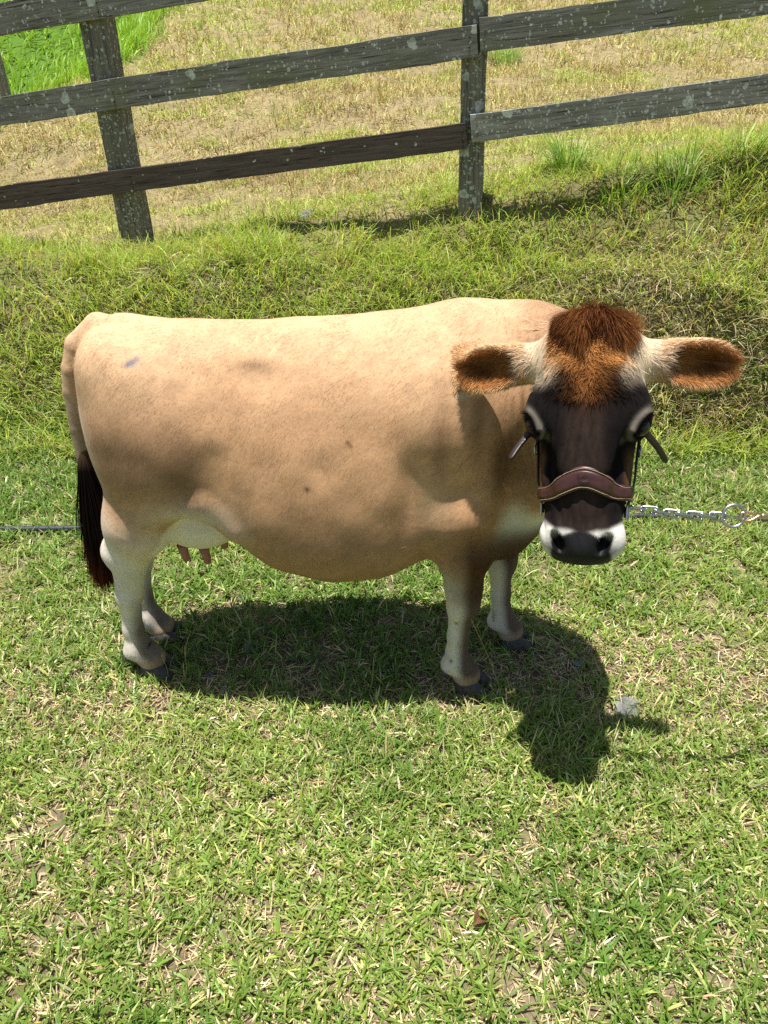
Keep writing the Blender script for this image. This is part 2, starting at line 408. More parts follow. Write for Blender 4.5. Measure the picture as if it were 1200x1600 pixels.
# ================================================================== THE COW: an implicit surface, meshed as one skin
CY = 1.74                                                # the cow's mid plane
def smin(a, b, k):
    h = np.maximum(k - np.abs(a - b), 0) / k; return np.minimum(a, b) - h * h * k * 0.25
def smax(a, b, k): return -smin(-a, -b, k)
PR = []                                                  # (fn, lo, hi, op, k)
def add(fn_, lo, hi, k=0.03, op='u'):
    PR.append((fn_, np.array(lo, float), np.array(hi, float), op, k))
def frame_of(ax, up=(0, 0, 1)):
    ax = np.array(ax, float); ax /= np.linalg.norm(ax); up = np.array(up, float)
    u = up - ax * (up @ ax); u /= np.linalg.norm(u); return np.stack([ax, np.cross(u, ax), u])     # rows
def ell(c, r, k=0.03, op='u', rot=None):
    c = np.array(c, float); r = np.array(r, float)
    def f(p):
        q = p - c
        if rot is not None: q = q @ rot.T
        k0 = np.linalg.norm(q / r, axis=-1); k1 = np.linalg.norm(q / (r * r), axis=-1)
        return k0 * (k0 - 1) / np.maximum(k1, 1e-6)
    m = r.max() if rot is not None else r
    add(f, c - m - k - 0.01, c + m + k + 0.01, k, op)
def cone(a, b, ra, rb, k=0.03, op='u', sq=None):
    """round cone; sq=(axis vector, factor) squashes the section along that axis"""
    a = np.array(a, float); b = np.array(b, float)
    def f(p):
        ab = b - a; t = np.clip(((p - a) @ ab) / (ab @ ab), 0, 1)
        d = p - a - t[..., None] * ab
        if sq is not None:
            s = np.array(sq[0], float); s /= np.linalg.norm(s); d = d + (d @ s)[..., None] * s * (1 / sq[1] - 1)
        return np.linalg.norm(d, axis=-1) - (ra + (rb - ra) * t)
    m = max(ra, rb) + k + 0.01
    add(f, np.minimum(a, b) - m, np.maximum(a, b) + m, k, op)
def chain(pts, k=0.03, sq=None):
    for (a, ra), (b, rb) in zip(pts[:-1], pts[1:]): cone(a, b, ra, rb, k, sq=sq)

# --- trunk: stations along the spine (x, top, bottom, half width, height of the widest line)
ST = np.array([(-.735, .99, .76, .065, .88), (-.715, 1.040, .70, .10, .86), (-.66, 1.072, .68, .150, .84), (-.58, 1.074, .65, .184, .80), (-.46, 1.072, .60, .206, .75), (-.38, 1.068, .49, .222, .67),
               (-.30, 1.068, .405, .234, .62), (-.15, 1.078, .355, .244, .59), (0, 1.090, .372, .240, .59), (.12, 1.102, .435, .214, .63),
               (.24, 1.106, .455, .180, .66), (.32, 1.094, .460, .146, .70), (.385, 1.05, .53, .105, .74), (.42, .96, .62, .06, .78)])
def soften(T, sig, n=400):
    g = np.linspace(T[0, 0], T[-1, 0], n); h = g[1] - g[0]; r = int(3 * sig / h); w = np.exp(-.5 * (np.arange(-r, r + 1) * h / sig) ** 2); w /= w.sum(); out = [g]
    for i in range(1, T.shape[1]):
        v = np.interp(g, T[:, 0], T[:, i]); pad = np.concatenate([2 * v[0] - v[r:0:-1], v, 2 * v[-1] - v[-2:-r - 2:-1]]); out.append(np.convolve(pad, w, 'valid'))
    return np.stack(out, 1)
ST = soften(ST, .022)
def trunk(p):
    x = np.clip(p[..., 0], ST[0, 0], ST[-1, 0])
    zt, zb, w, zc = (np.interp(x, ST[:, 0], ST[:, i]) for i in (1, 2, 3, 4))
    dz = p[..., 2] - zc; dy = np.abs(p[..., 1] - CY)
    up = dz > 0; a = np.where(up, zt - zc, zc - zb); n = np.where(up, 2.0, 2.1)
    q = ((dy / w) ** n + (np.abs(dz) / a) ** n + 1e-9) ** (1 / n)
    d = (q - 1) * np.minimum(w, (zt - zb) * .5) * 0.9
    over = np.maximum(np.abs(p[..., 0] - x), 0)
    return np.where(over > 0, np.sqrt(np.maximum(d, 0) ** 2 + over ** 2), d)
add(trunk, (-.80, CY - .32, .30), (.48, CY + .32, 1.16), 0.02)

for s in (-1, 1):                                        # s=-1 is the side towards the camera
    y = lambda v: CY + s * v
    # hip and thigh
    ell((-.60, y(.092), .815), (.130, .096, .20), 0.08)
    ell((-.665, y(.075), .985), (.050, .050, .06), 0.07)                 # pin bone
    cone((-.405, y(.262), .80), (-.425, y(.262), .64), .032, .030, 0.06, 's')   # crease of the flank
    ell((-.275, y(.185), 1.005), (.055, .030, .030), 0.05, 's')           # hollow before the hip
    ell((.075, y(.270), .80), (.022, .05, .16), 0.06, 's')              # behind the shoulder blade
    ell((-.515, y(.118), .775), (.095, .080, .13), 0.07)                   # stifle
    # shoulder
    ell((.205, y(.092), .745), (.10, .076, .24), 0.09)
    ell((.262, y(.122), .705), (.058, .062, .07), 0.05)                 # point of the shoulder
    ell((.165, y(.145), .60), (.058, .050, .075), 0.045)
    # barrel behind the elbow
near_h = [((-.585, 1.662, .70), .108), ((-.648, 1.655, .56), .080), ((-.698, 1.66, .455), .056)]
chain(near_h, 0.07)
chain([((-.698, 1.66, .455), .054), ((-.728, 1.668, .30), .034), ((-.742, 1.672, .17), .027)], 0.025)
ell((-.742, 1.66, .458), (.030, .030, .042), 0.03)                      # point of hock
chain([((-.742, 1.672, .17), .027), ((-.738, 1.672, .098), .037), ((-.705, 1.672, .052), .041)], 0.02)
ell((-.765, 1.672, .082), (.018, .026, .018), 0.02)
far_h = [((-.585, 1.818, .70), .105), ((-.645, 1.83, .56), .078), ((-.715, 1.83, .455), .054)]
chain(far_h, 0.05)
chain([((-.715, 1.83, .455), .052), ((-.742, 1.825, .30), .033), ((-.755, 1.822, .17), .027)], 0.025)
ell((-.76, 1.83, .458), (.030, .030, .042), 0.03)
chain([((-.755, 1.822, .17), .027), ((-.750, 1.822, .095), .036), ((-.718, 1.822, .050), .042)], 0.025)
chain([((.195, 1.605, .62), .094), ((.212, 1.60, .50), .069), ((.216, 1.60, .385), .044), ((.216, 1.603, .315), .040)], 0.04)
chain([((.216, 1.603, .315), .039), ((.212, 1.605, .20), .028), ((.210, 1.605, .14), .028), ((.216, 1.605, .100), .036), ((.244, 1.602, .054), .041)], 0.02)
ell((.232, 1.598, .335), (.028, .034, .050), 0.03)
ell((.186, 1.605, .088), (.018, .026, .018), 0.02)
chain([((.30, 1.855, .62), .090), ((.325, 1.82, .50), .066), ((.345, 1.80, .385), .043), ((.350, 1.80, .315), .039)], 0.04)
chain([((.350, 1.80, .315), .038), ((.360, 1.80, .20), .028), ((.366, 1.80, .14), .028), ((.374, 1.80, .100), .036), ((.402, 1.795, .054), .041)], 0.02)
ell((.366, 1.80, .335), (.027, .033, .050), 0.03)
ell((.345, 1.80, .086), (.018, .026, .018), 0.02)
# flank fold, udder
chain([((-.585, 1.59, .62), .030), ((-.52, 1.575, .672), .026), ((-.45, 1.565, .672), .024), ((-.375, 1.56, .60), .026)], 0.05)
ell((-.500, 1.715, .550), (.125, .105, .100), 0.02)
# brisket and neck
ell((.325, 1.70, .575), (.100, .105, .155), 0.06)
chain([((.15, 1.74, .86), .20), ((.34, 1.745, .885), .165), ((.445, 1.69, .90), .140), ((.460, 1.59, .93), .118), ((.448, 1.50, .97), .100)], 0.07)
chain([((.20, 1.74, 1.02), .075), ((.37, 1.74, 1.005), .085), ((.46, 1.64, 1.005), .085), ((.445, 1.54, 1.03), .08)], 0.06)
cone((.365, 1.67, .60), (.44, 1.52, .80), .065, .065, 0.07, sq=((1, 0, 0), 1.0))          # dewlap

# --- head frame: A down the face, N out of the face, RR towards the picture's right
POLL = PY(924, 508, 1.445); MUZ = PY(909, 842, 1.265)
HA = (MUZ - POLL) / np.linalg.norm(MUZ - POLL)
tocam = np.array([0, 0, CAM_H]) - (POLL + MUZ) / 2; tocam /= np.linalg.norm(tocam)
tocam = tocam + np.array([-0.06, 0, 0])
HN = tocam - HA * (tocam @ HA); HN /= np.linalg.norm(HN)
HR = np.cross(HN, HA) * -1
if HR[0] < 0: HR = -HR
HM = np.stack([HR, HA, HN])                               # rows: r, s, n
HL = np.linalg.norm(MUZ - POLL)
SS = HL / .452
def hp(r, s, n): return POLL + HR * r + HA * s * SS + HN * n
def hq(p): return ((p - POLL) @ HM.T) * np.array([1, 1 / SS, 1])
HS = np.array([(-.035, .045, .005, .06), (-.015, .076, .025, .08), (.03, .100, .042, .10), (.08, .107, .050, .11), (.14, .105, .052, .125), (.20, .101, .048, .135), (.27, .094, .044, .130),
               (.33, .091, .040, .118), (.385, .080, .036, .100), (.43, .074, .032, .090), (.47, .068, .02, .08), (.495, .045, .0, .07)])
HS = soften(HS, .009)
def headloft(p):
    q = hq(p); s = np.clip(q[..., 1], HS[0, 0], HS[-1, 0])
    w, nf, nb = (np.interp(s, HS[:, 0], HS[:, i]) for i in (1, 2, 3))
    nc = -0.03; dn = q[..., 2] - nc; a = np.where(dn > 0, nf - nc, nb + nc)
    e = np.where(dn > 0, 2.5, 2.2)
    k = ((np.abs(q[..., 0]) / w) ** e + (np.abs(dn) / a) ** e + 1e-9) ** (1 / e)
    d = (k - 1) * np.minimum(w, (nf + nb) * .5) * 0.9; over = np.abs(q[..., 1] - s)
    return np.where(over > 0, np.sqrt(np.maximum(d, 0) ** 2 + over ** 2), d)
add(headloft, hp(0, .22, -.03) - .36, hp(0, .22, -.03) + .36, 0.04)
EYE = {}; EAR = {}
for s in (-1, 1):
    # brow and orbit
    ell(hp(s * .088, .178, .006), (.034, .046, .036), 0.03, rot=HM)
    ell(hp(s * .045, .20, .040), (.030, .10, .014), 0.03, rot=HM)                   # edge of the nasal bone
    ell(hp(s * .070, .275, .020), (.026, .070, .018), 0.03, 's', rot=HM)            # hollow of the cheek
    # eyelids
    out = HR * s * .58 + HN * .80 + HA * .10; out /= np.linalg.norm(out)
    lng = HA * .72 - HR * s * .55; lng = lng - out * (lng @ out); lng /= np.linalg.norm(lng)
    er = np.stack([lng, np.cross(out, lng), out])
    ec = hp(s * .096, .208, .010); EYE[s] = (ec, er)
    ell(ec, (.033, .024, .025), 0.014, rot=er)
    ell(ec + out * .026, (.028, .0145, .024), 0.006, 's', rot=er)
    brow = -np.cross(out, lng) * (1 if (-np.cross(out, lng)) @ HA < 0 else -1)
    cone(ec + out * .020 + brow * .013 - lng * .022, ec + out * .022 + brow * .013 + lng * .016, .006, .005, 0.008)
    # ears
    e1 = HR * s * 1.0 + HA * (.05 if s > 0 else .10) - HN * (.20 if s > 0 else .12); e1 /= np.linalg.norm(e1)
    e3 = HN * .93 + HA * .28 + HR * s * .2; e3 -= e1 * (e3 @ e1); e3 /= np.linalg.norm(e3)
    e2 = np.cross(e3, e1)
    if e2 @ HA > 0: e2 = -e2                                                        # e2 points up
    ef = np.stack([e1, e2, e3]); base = hp(s * .098, .068, -.045); ec2 = base + e1 * (.108 if s > 0 else .108); EAR[s] = (base, ef, ec2)
    cone(base - e1 * .02, base + e1 * .050, .034, .034, 0.03)
    ell(ec2 - e1 * .010, (.086, .047, .022), 0.03, rot=ef)
    ell(ec2 + e1 * .016 - e2 * .008, (.056, .050, .019), 0.02, rot=ef)
    ell(ec2 + e3 * .022 - e1 * .002 - e2 * .002, (.074, .039, .023), 0.008, 's', rot=ef)
# muzzle
ell(hp(0, .460, -.030), (.082, .052, .060), 0.025, rot=HM)
for s in (-1, 1):
    ell(hp(s * .046, .447, .000), (.036, .042, .034), 0.022, rot=HM)                # nostril wings
    nr = np.stack([HR * .85 + s * HA * .0, HA, HN])
    rot = frame_of(HA * .85 - HR * s * .45, HN)
    ell(hp(s * .045, .458, .030), (.027, .013, .024), 0.006, 's', rot=rot)
ell(hp(0, .47, .004), (.040, .026, .022), 0.02, rot=HM)                             # nose pad
ell(hp(0, .475, -.075), (.055, .035, .03), 0.02, rot=HM)                            # lower lip
# tail
chain([((-.58, CY, 1.045), .030), ((-.685, CY, 1.056), .034), ((-.740, CY - .01, 1.015), .031), ((-.762, CY - .015, .96), .027), ((-.775, CY - .016, .90), .024), ((-.786, CY - .02, .80), .020), ((-.792, CY - .025, .66), .015), ((-.802, CY - .03, .52), .010)], 0.005)

def evalF(p):
    F = np.full(p.shape[:-1], 0.25)
    for f, lo, hi, op, k in PR:
        m = np.all((p > lo) & (p < hi), axis=-1)
        if not m.any(): continue
        d = f(p[m]); F[m] = smin(F[m], d, k) if op == 'u' else smax(F[m], -d, k)
    return F
def grid_eval(xs, ys, zs):
    F = np.full((len(xs), len(ys), len(zs)), 0.25, np.float32)
    for f, lo, hi, op, k in PR:
        sl = []
        for ax, l, h in zip((xs, ys, zs), lo, hi): sl.append(slice(np.searchsorted(ax, l), np.searchsorted(ax, h)))
        sl = tuple(sl)
        if F[sl].size == 0: continue
        g = np.stack(np.meshgrid(xs[sl[0]], ys[sl[1]], zs[sl[2]], indexing='ij'), -1).astype(np.float32)
        d = f(g).astype(np.float32); F[sl] = smin(F[sl], d, k) if op == 'u' else smax(F[sl], -d, k)
    return F
def surface_nets(F, xs, ys, zs):
    ins = F < 0; nx, ny, nz = F.shape
    c = np.zeros((nx - 1, ny - 1, nz - 1), np.int8)
    for a in (0, 1):
        for b in (0, 1):
            for d in (0, 1): c += ins[a:nx - 1 + a, b:ny - 1 + b, d:nz - 1 + d]
    act = (c > 0) & (c < 8); I, J, K = np.nonzero(act)
    idx = np.full(act.shape, -1, np.int64); idx[I, J, K] = np.arange(len(I))
    acc = np.zeros((len(I), 3)); cnt = np.zeros(len(I)); corners = [(a, b, d) for a in (0, 1) for b in (0, 1) for d in (0, 1)]
    for p in corners:
        for q in corners:
            if sum(q) - sum(p) != 1 or any(q[i] < p[i] for i in range(3)): continue
            f0 = F[I + p[0], J + p[1], K + p[2]]; f1 = F[I + q[0], J + q[1], K + q[2]]; m = (f0 < 0) != (f1 < 0)
            t = np.where(m, f0 / np.where(m, f0 - f1, 1), 0)[:, None]
            P0 = np.stack([xs[I + p[0]], ys[J + p[1]], zs[K + p[2]]], 1); P1 = np.stack([xs[I + q[0]], ys[J + q[1]], zs[K + q[2]]], 1)
            acc += np.where(m[:, None], P0 + (P1 - P0) * t, 0); cnt += m
    V = acc / cnt[:, None]; Q = []
    for ax in range(3):
        s0 = [slice(1, -1)] * 3; s1 = [slice(1, -1)] * 3; s0[ax] = slice(0, -1); s1[ax] = slice(1, None)
        a = ins[tuple(s0)]; b = ins[tuple(s1)]; e = np.nonzero(a != b)
        o = [e[i] + (0 if i == ax else 1) for i in range(3)]; u, v = [(1, 2), (2, 0), (0, 1)][ax]
        def cell(du, dv):
            k = [o[0].copy(), o[1].copy(), o[2].copy()]; k[u] -= du; k[v] -= dv; return idx[k[0], k[1], k[2]]
        q = np.stack([cell(1, 1), cell(0, 1), cell(0, 0), cell(1, 0)], 1)
        fl = ~a[e]; q[fl] = q[fl][:, ::-1]; Q.append(q)
    return V, np.vstack(Q)
xs = axis([(-.87, .10, .0075), (.10, .82, .0042)]); ys = axis([(1.16, 1.66, .0042), (1.66, 2.04, .0095)]); zs = axis([(.01, .52, .006), (.52, 1.18, .0042)])
Vc, Qc = surface_nets(grid_eval(xs, ys, zs), xs, ys, zs)
def grad(p, e=0.0015):
    g = np.stack([evalF(p + np.eye(3)[i] * e) - evalF(p - np.eye(3)[i] * e) for i in range(3)], -1) / (2 * e); return g
for _ in range(2):
    g = grad(Vc); gn = np.linalg.norm(g, axis=1, keepdims=True); f0 = evalF(Vc)[:, None]
    Vc = Vc - np.clip(f0 / np.maximum(gn, 0.3), -.003, .003) * g / np.maximum(gn, 1e-6)
def laplace(V, Q, it, lam=0.5):
    e = np.vstack([Q[:, [0, 1]], Q[:, [1, 2]], Q[:, [2, 3]], Q[:, [3, 0]]]); e = np.vstack([e, e[:, ::-1]])
    n = np.bincount(e[:, 0], minlength=len(V))[:, None]
    for _ in range(it):
        s = np.stack([np.bincount(e[:, 0], V[e[:, 1], i], minlength=len(V)) for i in range(3)], 1); V = V + lam * (s / np.maximum(n, 1) - V)
    return V
Vc = laplace(Vc, Qc, 2)
g = grad(Vc); Nc = g / np.maximum(np.linalg.norm(g, axis=1, keepdims=True), 1e-6)
wr = np.exp(-((Vc[:, 0] - .345) / .055) ** 2 - ((Vc[:, 2] - .90) / .13) ** 2) * (Vc[:, 1] < CY)          # skin folds down the neck
ph_ = (Vc[:, 0] + .03 * np.sin(Vc[:, 2] * 9) + .10 * (Vc[:, 2] - .9)) * 2 * np.pi / .019 + 2.2 * noise3(Vc[:, 0] * 9, Vc[:, 1] * 9, Vc[:, 2] * 9, 41)
Vc = Vc + Nc * (.0022 * wr * np.sin(ph_))[:, None]
Vc = Vc + Nc * (.0025 * noise3(Vc[:, 0] * 14, Vc[:, 1] * 14, Vc[:, 2] * 14, 42) * (Vc[:, 2] > .45) * (Vc[:, 0] < .28))[:, None]
# largest connected piece only
g = grad(Vc); Nc = g / np.maximum(np.linalg.norm(g, axis=1, keepdims=True), 1e-6)

# --- markings of the coat, with some form shade painted in
TAN = srgb(196, 153, 114); PALE = srgb(202, 167, 130); CREAM = srgb(226, 212, 190); GREYBR = srgb(126, 96, 70); BROWN = srgb(84, 54, 34)
BLACK = srgb(22, 17, 16); ORANGE = srgb(170, 110, 60); AUBURN = srgb(70, 37, 21); WHITE = srgb(232, 226, 214); GREY = srgb(150, 136, 124)
def blob(p, c, r): return np.exp(-np.sum(((p - np.array(c)) / np.array(r)) ** 2, -1))
def coat(p, n):
    x, y, z = p[:, 0], p[:, 1], p[:, 2]; dy = np.abs(y - CY)
    nz = noise3(x * 5, y * 5, z * 5, 3) + 0.5 * noise3(x * 11, y * 11, z * 11, 4)
    nf = noise3(x * 30, y * 30, z * 30, 5)
    m = np.stack([x, CY - dy, z], 1)                                        # mirrored on to the near side
    c = np.tile(TAN, (len(p), 1))
    c = lerpc(c, PALE, np.clip(0.75 * sstep(.86, 1.05, z + .05 * nz) + .25 * sstep(-.3, -.6, x), 0, 1))
    hu, hv = -.75 * x - .66 * z, .66 * x - .75 * z
    fine = (.10 * noise3(hu * 70, y * 200, hv * 270, 51) + .09 * noise3(hu * 28, y * 80, hv * 100, 52)) * sstep(.40, .55, z)
    c = c * (1 + fine + .07 * nz + .06 * noise3(x * 9 + z * 6, y * 9, z * 26 - x * 14, 6) + .04 * nf)[:, None]
    # greyish brown thigh and crease with painted shade, lower ribs a little greyer
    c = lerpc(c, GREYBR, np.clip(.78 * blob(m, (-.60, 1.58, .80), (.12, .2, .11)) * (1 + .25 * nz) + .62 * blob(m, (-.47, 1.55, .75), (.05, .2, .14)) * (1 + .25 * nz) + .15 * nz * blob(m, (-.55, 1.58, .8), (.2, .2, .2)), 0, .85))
    c = lerpc(c, GREYBR * .7, .75 * blob(m, (-.300, 1.56, 1.005), (.045, .1, .014)))  # painted shadow under the hip bone, on the loin
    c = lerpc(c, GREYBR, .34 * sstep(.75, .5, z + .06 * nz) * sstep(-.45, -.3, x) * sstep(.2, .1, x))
    # shoulder and neck: dark brown coat, deepened by painted shade of the form
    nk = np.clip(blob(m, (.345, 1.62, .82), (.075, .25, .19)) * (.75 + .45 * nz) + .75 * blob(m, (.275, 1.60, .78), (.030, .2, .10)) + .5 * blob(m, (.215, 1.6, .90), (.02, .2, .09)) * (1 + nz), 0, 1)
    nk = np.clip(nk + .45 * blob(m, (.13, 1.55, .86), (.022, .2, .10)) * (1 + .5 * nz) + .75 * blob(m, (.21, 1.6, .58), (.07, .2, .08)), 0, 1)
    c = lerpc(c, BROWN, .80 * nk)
    st = sstep(.28, .36, x) * sstep(.92, 1.0, z)
    c = lerpc(c, GREYBR * 1.1, .55 * st)
    c = lerpc(c, PALE, .8 * blob(m, (.12, 1.55, .685), (.045, .2, .06)))  # pale elbow: coat tone and light on the bulge, both painted
    c = lerpc(c, ORANGE * .75, .7 * sstep(.42, .37, z) * sstep(-.30, -.2, x) * sstep(.05, -.05, x))
    # flank fold, udder, buttock edge, brisket: cream
    c = lerpc(c, CREAM, .85 * np.clip(blob(m, (-.47, 1.58, .645), (.10, .12, .035)) + .4 * blob(m, (-.37, 1.58, .58), (.04, .12, .05)) + sstep(-.67, -.74, x + .02 * nz) * sstep(.97, .8, z) * .7, 0, 1))
    ud = sstep(.64, .58, z) * sstep(-.66, -.60, x) * sstep(-.34, -.38, x) * sstep(.165, .145, dy)
    c = lerpc(c, srgb(240, 226, 206), ud)
    c = lerpc(c, WHITE, .9 * np.clip(sstep(.70, .62, z - .35 * (x - .3) + .03 * nz) * sstep(.235, .33, x) * (z > .40) * sstep(.16, .12, np.abs(y - 1.70)), 0, 1))
    # legs
    leg = np.where(x < -.5, sstep(.66, .46, z + .03 * nz) * sstep(-.52, -.60, x), sstep(.50, .36, z + .03 * nz) * sstep(.05, .12, x))
    leg = np.clip(leg, 0, 1) * (1 - ud)
    shade = srgb(226, 216, 200)
    c = lerpc(c, shade, leg * .92)
    fr = x > 0
    ctr = np.where(fr, np.where(y < 1.7, np.interp(z, [.05, .1, .19, .32, .5, .62], [.235, .216, .212, .216, .212, .2]), np.interp(z, [.05, .1, .19, .32, .5], [.4, .374, .36, .35, .325])),
                   np.interp(z, [.05, .1, .17, .3, .455], [-.71, -.738, -.742, -.725, -.698]))
    fw = x - ctr                                                               # + is the front of the leg
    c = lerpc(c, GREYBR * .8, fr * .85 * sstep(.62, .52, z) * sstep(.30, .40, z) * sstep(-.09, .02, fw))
    c = lerpc(c, BROWN * .75, fr * .9 * sstep(.64, .48, z) * sstep(-.018, .018, fw + .006 * nz))
    c = lerpc(c, BROWN * .7, (~fr) * .8 * sstep(.36, .16, z) * sstep(-.012, .026, fw + .012 * nz))
    pst = sstep(.085, .062, z) * (1 - sstep(.038, .020, z))
    c = lerpc(c, srgb(168, 140, 106), .75 * pst)
    c = lerpc(c, BROWN * .5, .8 * sstep(.040, .026, z))
    # tail
    tl = sstep(-.752, -.764, x) * sstep(1.05, .95, z) * sstep(.07, .05, np.abs(y - CY + .02)) * (z > .5)
    c = lerpc(c, srgb(150, 124, 98), .7 * tl * sstep(1.0, .8, z)); c = lerpc(c, BLACK, tl * sstep(.74, .68, z))
    for (bx, by, bz, br, bc) in ((-.181, 1.53, .74, .0065, BROWN * .5), (-.083, 1.53, .85, .005, BROWN), (-.079, 1.53, .842, .005, BROWN), (-.58, 1.60, 1.015, .006, srgb(96, 104, 122)), (-.571, 1.60, 1.018, .006, srgb(96, 104, 122)), (-.562, 1.60, 1.023, .006, srgb(96, 104, 122)), (.20, 1.56, .275, .005, BLACK), (.193, 1.56, .13, .005, BLACK), (-.70, 1.62, .115, .005, BLACK)):
        c = lerpc(c, bc, .9 * np.exp(-(((x - bx) ** 2 + (z - bz) ** 2) / br ** 2)) * (y < 1.68))
    # ---- head
    q = hq(p); r, s, nn = q[:, 0], q[:, 1], q[:, 2]; ar = np.abs(r)
    wob = .012 * nz + .006 * nf
    inh = sstep(-.05, -.02, s) * sstep(.17, .155, ar) * sstep(-.15, -.10, nn - .10 * sstep(.25, .40, s)*0)
    face = np.tile(BLACK, (len(p), 1))
    face = lerpc(face, srgb(52, 40, 35), np.clip(.75 + .5 * nz, 0, 1) * sstep(.13, .22, s) * sstep(.062, .025, ar + .8 * wob))
    # brown under the eyes on the cheeks
    face = lerpc(face, srgb(112, 80, 52), .6 * sstep(.075, .095, ar + wob) * sstep(.24, .28, s) * sstep(.42, .36, s))
    side = sstep(.050, .080, ar + wob) * sstep(.145, .085, s + wob)
    face = lerpc(face, srgb(206, 186, 158), .92 * side)
    fh = sstep(.075, .045, ar + wob) * sstep(.150, .085, s + 1.05 * ar + wob * 1.6) + sstep(.12, .06, s + wob)
    fh = np.clip(fh * sstep(.105, .07, ar + wob), 0, 1)
    face = lerpc(face, srgb(192, 134, 76), .92 * fh)
    face = lerpc(face, ORANGE * .85, .8 * np.exp(-(r / .030) ** 2 - ((s - .105) / .045) ** 2))
    face = face * (1 + .30 * noise3(r * 240, s * 60, nn * 240, 55) + .18 * noise3(r * 70, s * 26, nn * 70, 56))[:, None]
    # pale ring about the eye
    for k in (-1, 1):
        ec, er = EYE[k]; d = (p - ec) @ er.T; dd = np.sqrt((d[:, 0] / 1.45) ** 2 + (d[:, 1]) ** 2)
        up = d @ np.array([0, 1.0, 0]) * (1 if er[1] @ HA < 0 else -1)
        ring = np.exp(-((dd - .025) / .006) ** 2) * (d[:, 2] > -.03) * sstep(-.012, .006, up)
        face = lerpc(face, srgb(150, 138, 124), .6 * ring); face = lerpc(face, BLACK * .4, np.clip(1.3 * sstep(.018, .013, dd) * (d[:, 2] > -.02), 0, 1))
    # jaw and throat go back to tan
    face = lerpc(face, srgb(120, 86, 58), .8 * sstep(-.075, -.11, nn) * sstep(.34, .28, s))
    ring = sstep(.418, .436, s + .45 * (ar - .05) * (ar > .05) + .35 * np.maximum(.03 - ar, 0) * -1 + wob * .5)
    face = lerpc(face, WHITE, ring)
    pd = np.sqrt((r / .062) ** 2 + ((s - .492) / .062) ** 2 + 0 * nn)
    pad = sstep(1.05, .93, pd + .06 * nz) * (nn > -.055)
    face = lerpc(face, srgb(28, 27, 29), pad)
    for k in (-1, 1):
        face = lerpc(face, BLACK * .2, np.clip(1.5 * blob(q, (k * .045, .460, .022), (.020, .024, .03)), 0, 1))
    c = lerpc(c, face, inh)
    wet = pad * inh
    # ears
    for k in (-1, 1):
        base, ef, ec2 = EAR[k]; d = (p - ec2) @ ef.T
        ine = sstep(-.150, -.105, d[:, 0]) * (d[:, 0] < .098) * sstep(.075, .06, np.abs(d[:, 1])) * (d[:, 2] < .06) * (d[:, 2] > -.036) * (ar > .085)
        ca = np.tile(srgb(206, 178, 140), (len(p), 1))
        rim = np.sqrt(((d[:, 0] + .002) / .086) ** 2 + (d[:, 1] / .042) ** 2)
        inner = sstep(1.08, .85, rim) * (d[:, 2] > -.012)
        ca = lerpc(ca, srgb(166, 112, 64), inner); ca = lerpc(ca, srgb(104, 62, 34), inner * np.exp(-((d[:, 0] - .02) / .04) ** 2 - (d[:, 1] / .016) ** 2))
        ca = lerpc(ca, srgb(208, 188, 158), sstep(-.055, -.10, d[:, 0]) * .85)
        c = lerpc(c, ca, ine)
    return np.clip(c, .003, .9), wet
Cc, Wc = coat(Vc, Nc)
cow = empty('cow', (-.2, CY, 0))
tag(cow, 'small tan cow with dark face standing side-on and looking at the camera', 'cow')
body = mesh_np('body', Vc, [Qc], M_COAT, cols=Cc, smooth=True, extra={'wet': Wc}); adopt(body, cow)

